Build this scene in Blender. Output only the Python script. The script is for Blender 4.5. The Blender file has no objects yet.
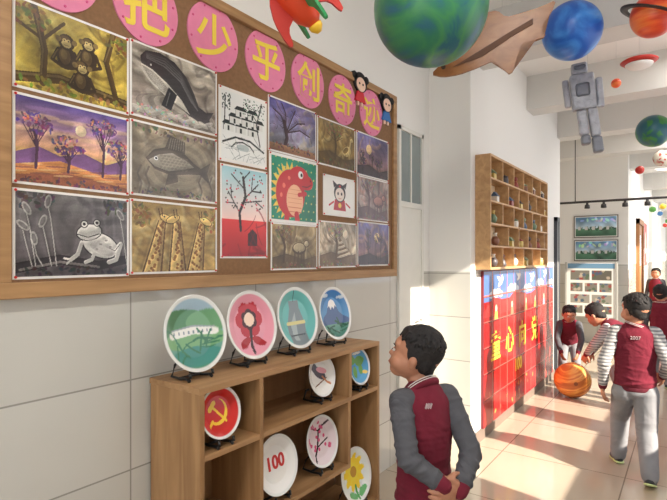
import bpy, bmesh, math, random
import numpy as np
from mathutils import Vector, Matrix, Euler
random.seed(3); np.random.seed(3)
sc = bpy.context.scene
COL = sc.collection
R = math.radians
try:
    sc.view_settings.view_transform = 'Standard'
except Exception: pass

# ------------------------------------------------------------------ materials
def lin(c):
    return tuple(((x/12.92) if x <= .04045 else ((x+.055)/1.055)**2.4) for x in c[:3])
def rgb(r, g, b): return (r/255., g/255., b/255.)
MATS = {}
def mat(name, col, rough=.6, metal=0., noise=.06, scale=12., emit=0., coat=0.):
    if name in MATS: return MATS[name]
    m = bpy.data.materials.new(name); m.use_nodes = True
    nt = m.node_tree; b = nt.nodes['Principled BSDF']
    b.inputs['Roughness'].default_value = rough
    b.inputs['Metallic'].default_value = metal
    if coat: b.inputs['Coat Weight'].default_value = coat
    L = lin(col)
    if noise > 0:
        tc = nt.nodes.new('ShaderNodeTexCoord'); n = nt.nodes.new('ShaderNodeTexNoise')
        n.inputs['Scale'].default_value = scale; n.inputs['Detail'].default_value = 3
        r = nt.nodes.new('ShaderNodeValToRGB')
        r.color_ramp.elements[0].position = .3; r.color_ramp.elements[1].position = .7
        r.color_ramp.elements[0].color = (*[max(0, x*(1-noise)) for x in L], 1)
        r.color_ramp.elements[1].color = (*[min(1, x*(1+noise)) for x in L], 1)
        nt.links.new(tc.outputs['Object'], n.inputs['Vector'])
        nt.links.new(n.outputs['Fac'], r.inputs['Fac'])
        nt.links.new(r.outputs['Color'], b.inputs['Base Color'])
    else:
        b.inputs['Base Color'].default_value = (*L, 1)
    if emit:
        b.inputs['Emission Color'].default_value = (*L, 1)
        b.inputs['Emission Strength'].default_value = emit
    MATS[name] = m; return m
def stripemat(name, c1, c2, scale):
    m = bpy.data.materials.new(name); m.use_nodes = True
    nt = m.node_tree; b = nt.nodes['Principled BSDF']; b.inputs['Roughness'].default_value = .9
    tc = nt.nodes.new('ShaderNodeTexCoord'); wv = nt.nodes.new('ShaderNodeTexWave'); wv.wave_type = 'BANDS'; wv.bands_direction = 'Z'
    wv.inputs['Scale'].default_value = scale; wv.inputs['Distortion'].default_value = 1.2; wv.inputs['Detail'].default_value = 1
    r = nt.nodes.new('ShaderNodeValToRGB'); r.color_ramp.elements[0].position = .35; r.color_ramp.elements[1].position = .65
    r.color_ramp.elements[0].color = (*lin(c1), 1); r.color_ramp.elements[1].color = (*lin(c2), 1)
    nt.links.new(tc.outputs['Object'], wv.inputs['Vector']); nt.links.new(wv.outputs['Fac'], r.inputs['Fac']); nt.links.new(r.outputs['Color'], b.inputs['Base Color'])
    return m
def bumpy(m, scale, strength, dist=.004):
    nt = m.node_tree; b = nt.nodes['Principled BSDF']; tc = nt.nodes.new('ShaderNodeTexCoord'); n = nt.nodes.new('ShaderNodeTexNoise')
    n.inputs['Scale'].default_value = scale; n.inputs['Detail'].default_value = 3; n.inputs['Distortion'].default_value = .5; bp = nt.nodes.new('ShaderNodeBump'); bp.inputs['Strength'].default_value = strength; bp.inputs['Distance'].default_value = dist
    nt.links.new(tc.outputs['Object'], n.inputs['Vector']); nt.links.new(n.outputs['Fac'], bp.inputs['Height']); nt.links.new(bp.outputs['Normal'], b.inputs['Normal']); return m
def wood(name, c1, c2, axis=0, scale=6.):
    if name in MATS: return MATS[name]
    m = bpy.data.materials.new(name); m.use_nodes = True
    nt = m.node_tree; b = nt.nodes['Principled BSDF']; b.inputs['Roughness'].default_value = .5
    tc = nt.nodes.new('ShaderNodeTexCoord'); mp = nt.nodes.new('ShaderNodeMapping')
    s = [scale*6]*3; s[axis] = scale*.5; mp.inputs['Scale'].default_value = s
    n = nt.nodes.new('ShaderNodeTexNoise'); n.inputs['Scale'].default_value = 1; n.inputs['Detail'].default_value = 4
    n.inputs['Distortion'].default_value = .6
    r = nt.nodes.new('ShaderNodeValToRGB')
    r.color_ramp.elements[0].position = .3; r.color_ramp.elements[1].position = .72
    r.color_ramp.elements[0].color = (*lin(c1), 1); r.color_ramp.elements[1].color = (*lin(c2), 1)
    nt.links.new(tc.outputs['Object'], mp.inputs['Vector']); nt.links.new(mp.outputs['Vector'], n.inputs['Vector'])
    nt.links.new(n.outputs['Fac'], r.inputs['Fac']); nt.links.new(r.outputs['Color'], b.inputs['Base Color'])
    MATS[name] = m; return m
def paintmat(rough=.45):
    k = 'painted_colours_%d' % int(rough*100)
    if k in MATS: return MATS[k]
    m = bpy.data.materials.new(k); m.use_nodes = True
    nt = m.node_tree; b = nt.nodes['Principled BSDF']; b.inputs['Roughness'].default_value = rough
    a = nt.nodes.new('ShaderNodeAttribute'); a.attribute_name = 'Col'
    nt.links.new(a.outputs['Color'], b.inputs['Base Color'])
    MATS[k] = m; return m
def tilemat(name, ax, tw, th, ox, oy, tile, grout, top=None, ztop=99, rough=.25, gw=.006, rough_top=.7, var=.03):
    """tiles over the world position; above ztop plain paint"""
    m = bpy.data.materials.new(name); m.use_nodes = True
    nt = m.node_tree; N = nt.nodes; Lk = nt.links; b = N['Principled BSDF']
    g = N.new('ShaderNodeNewGeometry'); s = N.new('ShaderNodeSeparateXYZ'); Lk.new(g.outputs['Position'], s.inputs[0])
    c = N.new('ShaderNodeCombineXYZ')
    def add(sock, o):
        a = N.new('ShaderNodeMath'); a.operation = 'ADD'; a.inputs[1].default_value = o; Lk.new(sock, a.inputs[0]); return a.outputs[0]
    Lk.new(add(s.outputs[ax[0]], ox), c.inputs[0]); Lk.new(add(s.outputs[ax[1]], oy), c.inputs[1])
    br = N.new('ShaderNodeTexBrick'); br.offset = 0; br.squash = 1
    Lk.new(c.outputs[0], br.inputs['Vector'])
    L = lin(tile)
    br.inputs['Color1'].default_value = (*[x*(1-var) for x in L], 1); br.inputs['Color2'].default_value = (*[min(1, x*(1+var)) for x in L], 1)
    br.inputs['Mortar'].default_value = (*lin(grout), 1)
    br.inputs['Scale'].default_value = 1; br.inputs['Mortar Size'].default_value = gw*.5
    br.inputs['Mortar Smooth'].default_value = 0
    br.inputs['Brick Width'].default_value = tw; br.inputs['Row Height'].default_value = th
    n = N.new('ShaderNodeTexNoise'); n.inputs['Scale'].default_value = 2.2; n.inputs['Detail'].default_value = 5; Lk.new(g.outputs['Position'], n.inputs['Vector'])
    mr = N.new('ShaderNodeMapRange'); mr.inputs['To Min'].default_value = .93; mr.inputs['To Max'].default_value = 1.05; Lk.new(n.outputs['Fac'], mr.inputs['Value'])
    mul = N.new('ShaderNodeVectorMath'); mul.operation = 'SCALE'; Lk.new(br.outputs['Color'], mul.inputs[0]); Lk.new(mr.outputs[0], mul.inputs['Scale'])
    out = mul.outputs[0]; b.inputs['Roughness'].default_value = rough
    if top:
        gt = N.new('ShaderNodeMath'); gt.operation = 'GREATER_THAN'; gt.inputs[1].default_value = ztop; Lk.new(s.outputs[2], gt.inputs[0])
        mx = N.new('ShaderNodeMix'); mx.data_type = 'RGBA'; Lk.new(gt.outputs[0], mx.inputs['Factor'])
        Lk.new(out, mx.inputs['A']); mx.inputs['B'].default_value = (*lin(top), 1); out = mx.outputs['Result']
        r2 = N.new('ShaderNodeMapRange'); r2.inputs['To Min'].default_value = rough; r2.inputs['To Max'].default_value = rough_top
        Lk.new(gt.outputs[0], r2.inputs['Value']); Lk.new(r2.outputs[0], b.inputs['Roughness'])
    Lk.new(out, b.inputs['Base Color'])
    return m
def planetmat(name, cols, scale=2.5, stretch=(1, 1, 1), rough=.35, dist=.6):
    m = bpy.data.materials.new(name); m.use_nodes = True
    nt = m.node_tree; b = nt.nodes['Principled BSDF']; b.inputs['Roughness'].default_value = rough
    tc = nt.nodes.new('ShaderNodeTexCoord'); mp = nt.nodes.new('ShaderNodeMapping'); mp.inputs['Scale'].default_value = stretch
    n = nt.nodes.new('ShaderNodeTexNoise'); n.inputs['Scale'].default_value = scale; n.inputs['Detail'].default_value = 4; n.inputs['Distortion'].default_value = dist
    r = nt.nodes.new('ShaderNodeValToRGB')
    while len(r.color_ramp.elements) < len(cols): r.color_ramp.elements.new(.5)
    for e, (p, c) in zip(r.color_ramp.elements, cols): e.position = p; e.color = (*lin(c), 1)
    nt.links.new(tc.outputs['Object'], mp.inputs['Vector']); nt.links.new(mp.outputs['Vector'], n.inputs['Vector'])
    nt.links.new(n.outputs['Fac'], r.inputs['Fac']); nt.links.new(r.outputs['Color'], b.inputs['Base Color'])
    return m

# ------------------------------------------------------------------ object helpers
def tag(o, label=None, cat=None, group=None, kind=None):
    if label: o['label'] = label
    if cat: o['category'] = cat
    if group: o['group'] = group
    if kind: o['kind'] = kind
    return o
def link(o, parent=None):
    COL.objects.link(o)
    if parent: o.parent = parent
    return o
def root(name, loc, rotz=0, label=None, cat=None, group=None, rot=None):
    e = bpy.data.objects.new(name, None); e.empty_display_size = .05
    e.location = loc; e.rotation_euler = rot if rot else (0, 0, rotz)
    link(e); return tag(e, label, cat, group)
def meshobj(name, verts, faces, m, parent=None, smooth=False, loc=None):
    me = bpy.data.meshes.new(name); me.from_pydata([tuple(v) for v in verts], [], faces); me.update()
    if m: me.materials.append(m)
    if smooth:
        for p in me.polygons: p.use_smooth = True
    o = bpy.data.objects.new(name, me); link(o, parent)
    if loc: o.location = loc
    return o
def bmobj(name, bm, m, parent=None, smooth=False, loc=None):
    me = bpy.data.meshes.new(name); bmesh.ops.recalc_face_normals(bm, faces=bm.faces[:]); bm.to_mesh(me); bm.free()
    for mm in (m if isinstance(m, list) else [m]): me.materials.append(mm)
    if smooth:
        for p in me.polygons: p.use_smooth = True
    o = bpy.data.objects.new(name, me); link(o, parent)
    if loc: o.location = loc
    return o
def add_box(bm, a, b, bevel=0):
    c = [(a[i]+b[i])/2 for i in range(3)]; s = [abs(b[i]-a[i]) for i in range(3)]
    r = bmesh.ops.create_cube(bm, size=1, matrix=Matrix.Translation(c) @ Matrix.Diagonal((*s, 1)))
    if bevel:
        es = set()
        for v in r['verts']: es.update(v.link_edges)
        bmesh.ops.bevel(bm, geom=list(es), offset=bevel, segments=2, affect='EDGES', profile=.5)
def box(name, a, b, m, parent=None, bevel=0):
    bm = bmesh.new(); add_box(bm, a, b, bevel); return bmobj(name, bm, m, parent)
def boxes(name, lst, m, parent=None, bevel=0):
    bm = bmesh.new()
    for a, b in lst: add_box(bm, a, b, bevel)
    return bmobj(name, bm, m, parent)
def sphere_bm(bm, M, sub=3):
    bmesh.ops.create_icosphere(bm, subdivisions=sub, radius=1, matrix=M)
def tube(name, pts, r, m, parent=None, seg=8):
    bm = bmesh.new(); pts = [Vector(p) for p in pts]; rs = r if isinstance(r, (list, tuple)) else [r]*len(pts)
    rings = []
    for i, p in enumerate(pts):
        d = (pts[min(i+1, len(pts)-1)]-pts[max(i-1, 0)]).normalized()
        u = Vector((0, 0, 1)) if abs(d.z) < .9 else Vector((1, 0, 0))
        s = d.cross(u).normalized(); t = s.cross(d)
        rings.append([bm.verts.new(p+(s*math.cos(k*2*math.pi/seg)+t*math.sin(k*2*math.pi/seg))*rs[i]) for k in range(seg)])
    for a, b in zip(rings, rings[1:]):
        for k in range(seg): bm.faces.new((a[k], a[(k+1) % seg], b[(k+1) % seg], b[k]))
    bm.faces.new(rings[0]); bm.faces.new(rings[-1])
    return bmobj(name, bm, m, parent, smooth=True)
def extrude_poly(name, pts, t, m, parent=None, y0=0., bevel=0):
    """flat cut-out in local XZ, front at y0-t, back at y0"""
    bm = bmesh.new()
    f = [bm.verts.new((x, y0-t, z)) for x, z in pts]; b = [bm.verts.new((x, y0, z)) for x, z in pts]
    bm.faces.new(f); bm.faces.new(b[::-1]); n = len(pts)
    for i in range(n): bm.faces.new((f[i], b[i], b[(i+1) % n], f[(i+1) % n]))
    bmesh.ops.triangulate(bm, faces=[x for x in bm.faces if len(x.verts) > 4])
    return bmobj(name, bm, m, parent)
def smoothpoly(pts, it=2):
    for _ in range(it):
        q = []
        for i in range(len(pts)):
            a, b = pts[i], pts[(i+1) % len(pts)]; q += [(a[0]*.8+b[0]*.2, a[1]*.8+b[1]*.2), (a[0]*.2+b[0]*.8, a[1]*.2+b[1]*.8)]
        pts = q
    return pts
def circ(cx, cz, r, n=36, rz=None):
    return [(cx+r*math.cos(i*2*math.pi/n), cz+(rz or r)*math.sin(i*2*math.pi/n)) for i in range(n)]
def text(name, s, size, m, parent=None, loc=(0, 0, 0), ext=.001, rotz=0, sx=1., bold=0.):
    cu = bpy.data.curves.new(name, 'FONT'); cu.body = s; cu.size = size; cu.extrude = ext
    cu.align_x = 'CENTER'; cu.align_y = 'CENTER'; cu.offset = bold
    o = bpy.data.objects.new(name, cu); COL.objects.link(o)
    dg = bpy.context.evaluated_depsgraph_get(); dg.update()
    me = bpy.data.meshes.new_from_object(o.evaluated_get(dg))
    bpy.data.objects.remove(o)
    me.transform(Matrix.Rotation(R(90), 4, 'X')); me.transform(Matrix.Diagonal((sx, 1, 1, 1)))
    xs = [v.co.x for v in me.vertices]; zs = [v.co.z for v in me.vertices]
    if xs: me.transform(Matrix.Translation((-(min(xs)+max(xs))/2, 0, -(min(zs)+max(zs))/2)))
    me.materials.clear(); me.materials.append(m)
    n = bpy.data.objects.new(name, me); link(n, parent); n.location = loc; n.rotation_euler = (0, 0, rotz)
    return n

# ------------------------------------------------------------------ painting on vertex colours
class Cv:
    def __init__(s, asp, bg, res=160):
        s.asp = asp; s.h = res; s.w = max(8, int(res*asp))
        s.Y, s.X = np.mgrid[0:s.h, 0:s.w].astype(float)
        s.X = s.X/(s.w-1)*asp; s.Y = s.Y/(s.h-1)
        s.a = np.zeros((s.h, s.w, 3)); s.a[:] = bg
    def m(s, mask, col, al=1.): s.a[mask] = s.a[mask]*(1-al)+np.array(col)*al; return s
    def grad(s, c1, c2, y0=0, y1=1):
        t = np.clip((s.Y-y0)/(y1-y0), 0, 1)[..., None]; k = (s.Y >= y0) & (s.Y <= y1)
        v = np.array(c1)*(1-t)+np.array(c2)*t; s.a[k] = v[k]; return s
    def ell(s, cx, cy, rx, ry, col, rot=0, al=1.):
        dx = s.X-cx; dy = s.Y-cy; c, n = math.cos(rot), math.sin(rot)
        return s.m(((dx*c+dy*n)/rx)**2+((-dx*n+dy*c)/ry)**2 <= 1, col, al)
    def poly(s, pts, col, al=1.):
        ins = np.zeros(s.X.shape, bool); n = len(pts)
        for i in range(n):
            x1, y1 = pts[i]; x2, y2 = pts[(i+1) % n]
            if y1 == y2: continue
            k = ((y1 > s.Y) != (y2 > s.Y)) & (s.X < (x2-x1)*(s.Y-y1)/(y2-y1)+x1); ins ^= k
        return s.m(ins, col, al)
    def line(s, pts, w, col, al=1.):
        k = np.zeros(s.X.shape, bool)
        for (x1, y1), (x2, y2) in zip(pts, pts[1:]):
            L = (x2-x1)**2+(y2-y1)**2+1e-9
            t = np.clip(((s.X-x1)*(x2-x1)+(s.Y-y1)*(y2-y1))/L, 0, 1)
            k |= np.hypot(s.X-x1-t*(x2-x1), s.Y-y1-t*(y2-y1)) < w/2
        return s.m(k, col, al)
    def noise(s, amp, fr=9, seed=0):
        r = np.random.RandomState(seed); v = np.zeros(s.X.shape)
        for i in range(10):
            a, b = r.uniform(-fr, fr, 2); v += np.sin(s.X*a+s.Y*b+r.uniform(0, 6)+1.5*np.sin(s.X*b*.6+s.Y*a*.5))
        s.a = np.clip(s.a*(1+amp*v[..., None]/3), 0, 1); return s
    def flow(s, amp, fr=30, seed=0, warp=2.5):
        """sand-like flowing ridges"""
        r = np.random.RandomState(seed); u = np.zeros(s.X.shape); 
        for i in range(5):
            a, b = r.uniform(-6, 6, 2); u += np.sin(s.X*a+s.Y*b+r.uniform(0, 6))
        th = r.uniform(0, 3.1); v = np.sin((s.X*math.cos(th)+s.Y*math.sin(th))*fr+warp*u)+.5*np.sin((s.X*math.cos(th)+s.Y*math.sin(th))*fr*2.3+warp*1.7*u+1)
        s.a = np.clip(s.a*(1+amp*v[..., None]), 0, 1); return s
    def emboss(s, amp=.5):
        """soft hand-shading that follows the drawn shapes"""
        L = s.a.mean(axis=2)
        def bl(x, n):
            for _ in range(n):
                p = np.pad(x, 1, 'edge'); x = (p[1:-1, 1:-1]*2+p[:-2, 1:-1]+p[2:, 1:-1]+p[1:-1, :-2]+p[1:-1, 2:])/6
            return x
        B = bl(L, 24); d = np.roll(np.roll(B, 4, 0), -4, 1)-B
        s.a = np.clip(s.a*(1+amp*6*np.clip(d, -.08, .08)[..., None]), 0, 1); return s
    def blur(s, n=1):
        for _ in range(n):
            p = np.pad(s.a, ((1, 1), (1, 1), (0, 0)), 'edge')
            s.a = (p[1:-1, 1:-1]*2+p[:-2, 1:-1]+p[2:, 1:-1]+p[1:-1, :-2]+p[1:-1, 2:])/6
        return s
    def grain(s, amp, seed=0):
        r = np.random.RandomState(seed); s.a = np.clip(s.a*(1+amp*r.randn(s.h, s.w, 1)), 0, 1); return s
    def swirl(s, col, n=24, w=.01, seed=0, L=10, box=None, turn=.5, al=1.):
        r = random.Random(seed); x0, x1, y0, y1 = box or (0, s.asp, 0, 1)
        for i in range(n):
            x, y = r.uniform(x0, x1), r.uniform(y0, y1); a = r.uniform(0, 6.28); da = r.uniform(-turn, turn); p = [(x, y)]
            for k in range(L): a += da; x += .035*math.cos(a); y += .035*math.sin(a); p.append((x, y))
            s.line(p, w*r.uniform(.6, 1.5), col, al)
        return s
    def foliage(s, cx, cy, rx, ry, col, n=30, seed=0, sz=.035, al=.8):
        r = random.Random(seed)
        for i in range(n):
            a = r.uniform(0, 6.28); q = math.sqrt(r.uniform(0, 1)); s.ell(cx+rx*q*math.cos(a), cy+ry*q*math.sin(a), sz*r.uniform(.6, 1.3), sz*r.uniform(.35, .8), tuple(c*r.uniform(.7, 1.3) for c in col), r.uniform(0, 3), al)
        return s
    def border(s, w, col):
        return s.m((s.X < w) | (s.X > s.asp-w) | (s.Y < w) | (s.Y > 1-w), col)
    def sample(s, u, v):
        return s.a[int(round(min(max(v, 0), 1)*(s.h-1))), int(round(min(max(u, 0), 1)*(s.w-1)))]
def setcols(me, cols):
    at = me.color_attributes.new('Col', 'FLOAT_COLOR', 'POINT')
    c = np.clip(np.array(cols), 0, 1); L = np.where(c <= .04045, c/12.92, ((c+.055)/1.055)**2.4)
    at.data.foreach_set('color', np.hstack([L, np.ones((len(L), 1))]).astype(np.float32).ravel())
def painted(name, cv, w, h, parent=None, y=0., x0=None, z0=None, rough=.45):
    x0 = -w/2 if x0 is None else x0; z0 = -h/2 if z0 is None else z0
    W, H = cv.w, cv.h
    V = [(x0+w*i/(W-1), y, z0+h*j/(H-1)) for j in range(H) for i in range(W)]
    F = [(j*W+i, j*W+i+1, (j+1)*W+i+1, (j+1)*W+i) for j in range(H-1) for i in range(W-1)]
    o = meshobj(name, V, F, paintmat(rough), parent)
    setcols(o.data, cv.a.reshape(-1, 3)); return o
DK = (.10, .08, .08); WH = (.93, .92, .9)
def fin(c, k=.92, seed=1): 
    c.emboss(.28); c.noise(.07, 9, seed+40); c.flow(.02, 55, seed+7, 1.5); c.grain(.04, seed); c.a *= k; return c

def sepia(asp, base, dark, seed, strokes=14, light=None, subject=0):
    c = Cv(asp, base); c.noise(.25, 6, seed); r = random.Random(seed)
    mid = tuple((a+b)/2 for a, b in zip(base, dark)); lt = light or tuple(min(1, a*1.3) for a in base)
    c.swirl(mid, 22, .07, seed+1, 12, turn=.25, al=.5); c.swirl(lt, 14, .06, seed+2, 12, turn=.3, al=.5); c.blur(6)
    c.swirl(dark, 12, .04, seed+4, 12, turn=.2, al=.45); c.blur(3); c.flow(.07, 34, seed)
    if subject:
        c.poly([(0, 0), (0, .25), (asp*.3, .34), (asp*.7, .2), (asp, .3), (asp, 0)], dark, .8)
        tx = r.uniform(.2, .45)*asp; c.line([(tx, .15), (tx+.04, .5), (tx-.05, .85)], .07, dark)
        for q in range(9): a = r.uniform(.3, 2.8); c.line([(tx, .55+.02*q), (tx+.3*math.cos(a), .6+.02*q+.25*math.sin(a))], .018, dark)
        c.foliage(tx, .83, .34, .15, mid, 50, seed)
        bx = r.uniform(.62, .78)*asp
        if subject == 1:
            c.ell(bx, .42, .17, .12, lt, .4); c.line([(bx+.1, .48), (bx+.16, .7)], .05, lt); c.ell(bx+.19, .72, .06, .045, lt); c.line([(bx-.04, .34), (bx-.05, .14)], .025, dark); c.line([(bx+.05, .34), (bx+.05, .14)], .025, dark); c.ell(bx-.05, .44, .12, .06, mid, .6)
        elif subject == 2:
            for q in range(9): c.ell(bx-.02*q, .2+.05*q, .3-.03*q, .03, lt if q % 2 else dark, .2, .8)
            c.ell(bx+.05, .75, .1, .1, lt)
        else:
            c.ell(bx-.05, .46, .24, .15, dark); c.ell(bx-.05, .48, .2, .11, lt, 0, .8); c.ell(bx+.2, .58, .1, .09, dark); c.ell(bx+.2, .58, .075, .065, lt)
            for q in (-.2, -.08, .04, .12): c.line([(bx+q, .38), (bx+q-.01, .16)], .045, dark)
        c.foliage(asp*.5, .05, asp*.5, .09, mid, 40, seed+3, .03)
        fin(c, .97, seed)
    return c
def art_monkeys():
    c = sepia(1.4, rgb(164, 142, 62), rgb(84, 66, 28), 2, 10, rgb(205, 185, 95)); K = rgb(56, 42, 28); T = rgb(72, 54, 28); G = rgb(112, 92, 54); G2 = rgb(88, 68, 40)
    c.line([(0, .1), (.5, .2), (1.4, .1)], .12, T); c.line([(0, .13), (.5, .23), (1.4, .13)], .03, G); c.line([(.2, 1), (.32, .5), (.3, .1)], .08, T); c.line([(1.2, 1), (1.1, .6), (1.25, .1)], .08, T); c.line([(.0, .75), (.3, .62), (.55, .9)], .04, T); c.line([(.22, .9), (.3, .5), (.28, .2)], .02, G); c.line([(1.18, .9), (1.08, .6)], .02, G)
    c.foliage(.15, .85, .22, .14, rgb(110, 92, 40), 40, 3); c.foliage(1.25, .85, .2, .14, rgb(110, 92, 40), 40, 4); c.foliage(.7, .08, .7, .09, rgb(130, 110, 50), 60, 5)
    for x, y, s in ((.58, .62, 1), (.86, .68, .95), (.78, .36, .95)):
        c.ell(x, y-.13*s, .12*s, .15*s, K); c.ell(x-.02, y-.12*s, .07*s, .10*s, G2); c.ell(x-.03, y-.1*s, .04*s, .06*s, G); c.line([(x-.1*s, y-.05), (x-.17*s, y-.2*s), (x-.05, y-.25*s)], .045, K); c.line([(x+.1*s, y-.05), (x+.17*s, y-.2*s), (x+.05, y-.25*s)], .045, K); c.line([(x-.11*s, y-.06), (x-.165*s, y-.18*s)], .015, G)
        c.ell(x, y+.06*s, .1*s, .1*s, K); c.ell(x-.02, y+.1*s, .06*s, .05*s, G2); c.ell(x-.1*s, y+.08*s, .035, .035, G); c.ell(x+.1*s, y+.08*s, .035, .035, G)
        c.ell(x, y+.04*s, .06*s, .05*s, rgb(196, 172, 110)); c.ell(x-.025, y+.08*s, .022, .022, rgb(196, 172, 110)); c.ell(x+.025, y+.08*s, .022, .022, rgb(196, 172, 110)); c.ell(x-.025, y+.08*s, .01, .01, DK); c.ell(x+.025, y+.08*s, .01, .01, DK); c.line([(x-.03, y+.02*s), (x+.03, y+.02*s)], .008, DK)
    return fin(c, .95, 1)
def art_whale():
    c = Cv(1.4, rgb(120, 110, 108)); c.grad(rgb(92, 82, 78), rgb(186, 176, 160)); c.noise(.25, 6, 4)
    c.swirl(rgb(200, 192, 178), 20, .07, 3, 12, turn=.2, al=.5); c.swirl(rgb(80, 72, 70), 16, .06, 5, 12, turn=.2, al=.5); c.blur(6); c.flow(.10, 28, 4)
    K = rgb(66, 62, 64)
    for i in range(7): c.ell(.8+.02*i, .12+.03*i, .75-.07*i, .24-.025*i, rgb(190, 182, 168) if i % 2 else rgb(96, 88, 84), -.12, .5)
    c.poly([(.14, .70), (.12, .84), (.2, .94), (.42, .98), (.66, .92), (.86, .76), (1.0, .54), (1.08, .36), (1.22, .30), (1.36, .34), (1.28, .2), (1.32, .04), (1.16, .12), (1.02, .14), (.9, .18), (.74, .28), (.5, .38), (.28, .50)], K)
    for i in range(4): c.line([(.22, .90-.02*i), (.5, .92-.04*i), (.76, .78-.04*i), (.94, .5-.03*i), (1.06, .3)], .02, rgb(84+10*i, 80+10*i, 82+10*i), .8)
    c.poly([(.13, .74), (.3, .70), (.55, .56), (.78, .38), (.92, .20), (.74, .28), (.5, .38), (.28, .50), (.16, .62)], rgb(206, 200, 188))
    for i in range(9): c.line([(.15+.015*i, .71-.02*i), (.36+.01*i, .64-.025*i), (.62, .44-.012*i)], .007, rgb(120, 114, 110))
    c.poly([(.56, .52), (.44, .22), (.60, .18), (.70, .44)], rgb(48, 46, 50)); c.line([(.58, .44), (.52, .24)], .015, rgb(110, 106, 108)); c.ell(.28, .76, .014, .014, WH)
    for i in range(16): x = .09*i; c.ell(x, .06+.03*(i % 3), .1, .035, rgb(206, 200, 190), .4*(-1)**i, .6)
    c.foliage(.5, .10, .5, .1, rgb(180, 174, 162), 50, 3, .02)
    return fin(c, .97, 2)
def art_desert():
    c = Cv(1.4, (0, 0, 0)); c.grad(rgb(216, 146, 96), rgb(236, 190, 126), 0, .4); c.grad(rgb(226, 172, 128), rgb(92, 76, 142), .4, 1); c.noise(.12, 8, 5)
    for i in range(12): c.ell(.12*i, .62+.09*((i*5) % 4), .26, .03, rgb(150, 116, 165) if i % 2 else rgb(236, 196, 158), .06, .6)
    c.blur(4); c.flow(.06, 40, 11, 1.2)
    c.poly([(0, .34), (.25, .44), (.5, .36), (.8, .44), (1.1, .34), (1.4, .46), (1.4, .2), (0, .2)], rgb(120, 84, 130)); c.poly([(0, .2), (.5, .3), (1.0, .2), (1.4, .26), (1.4, 0), (0, 0)], rgb(206, 138, 84)); c.poly([(0, .08), (.6, .16), (1.4, .06), (1.4, 0), (0, 0)], rgb(150, 92, 70))
    for i in range(16): c.ell(.09*i, .12+.05*(i % 3), .12, .012, rgb(120, 74, 70) if i % 2 else rgb(242, 200, 140), .1, .7)
    K = rgb(70, 48, 66)
    for tx, th, sd in ((.22, .62, 1), (1.05, .74, 2), (1.3, .5, 3), (.6, .42, 5)):
        c.line([(tx, .18), (tx+.02, th*.6+.1), (tx-.02, th)], .035, K)
        for q in range(6): c.line([(tx, th*.7), (tx+(q-2.5)*.055, th+.06)], .012, K)
        c.foliage(tx, th+.08, .2, .12, rgb(96, 66, 110), 45, sd, .03); c.foliage(tx-.03, th+.12, .14, .07, rgb(214, 140, 110), 16, sd+9, .02)
    c.ell(.76, .72, .07, .07, rgb(240, 216, 180)); c.foliage(.7, .04, .7, .05, rgb(90, 60, 70), 50, 8, .025); return fin(c, .97, 3)
def art_fish():
    c = sepia(1.4, rgb(142, 128, 108), rgb(78, 68, 58), 8, 12, rgb(198, 188, 168)); K = rgb(84, 76, 70)
    for i in range(6): c.ell(.7+.03*i, .5-.01*i, .64-.09*i, .44-.06*i, (rgb(120, 108, 92), rgb(168, 156, 134))[i % 2], .25, .55)
    c.blur(2)
    c.poly([(.2, .52), (.32, .66), (.55, .74), (.8, .7), (1.0, .56), (1.12, .5), (1.3, .62), (1.24, .44), (1.3, .26), (1.1, .4), (.9, .38), (.6, .32), (.34, .38)], K, .9); c.poly([(.24, .5), (.4, .6), (.62, .66), (.86, .58), (1.0, .5), (.8, .44), (.56, .38), (.34, .42)], rgb(170, 162, 146), .85)
    for i in range(8):
        for j in range(5): c.ell(.44+.06*i+.03*(j % 2), .43+.042*j, .026, .016, rgb(120, 110, 98), .3, .6)
    c.poly([(.5, .72), (.58, .92), (.84, .86), (.84, .68)], K, .85); c.poly([(.55, .34), (.5, .16), (.72, .24), (.7, .36)], K, .85); c.ell(.36, .54, .03, .03, WH); c.ell(.36, .54, .018, .018, DK)
    for q in range(7): c.line([(.56+.04*q, .72), (.6+.035*q, .88)], .008, rgb(150, 142, 128))
    for x in (.1, .22, 1.1, 1.3): c.line([(x, 0), (x+.04, .15), (x-.02, .28), (x+.03, .4)], .03, K, .7)
    c.foliage(.7, .05, .7, .07, K, 50, 4, .025); c.foliage(.7, .95, .7, .06, rgb(104, 94, 82), 40, 5, .03); return fin(c, .97, 4)
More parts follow.
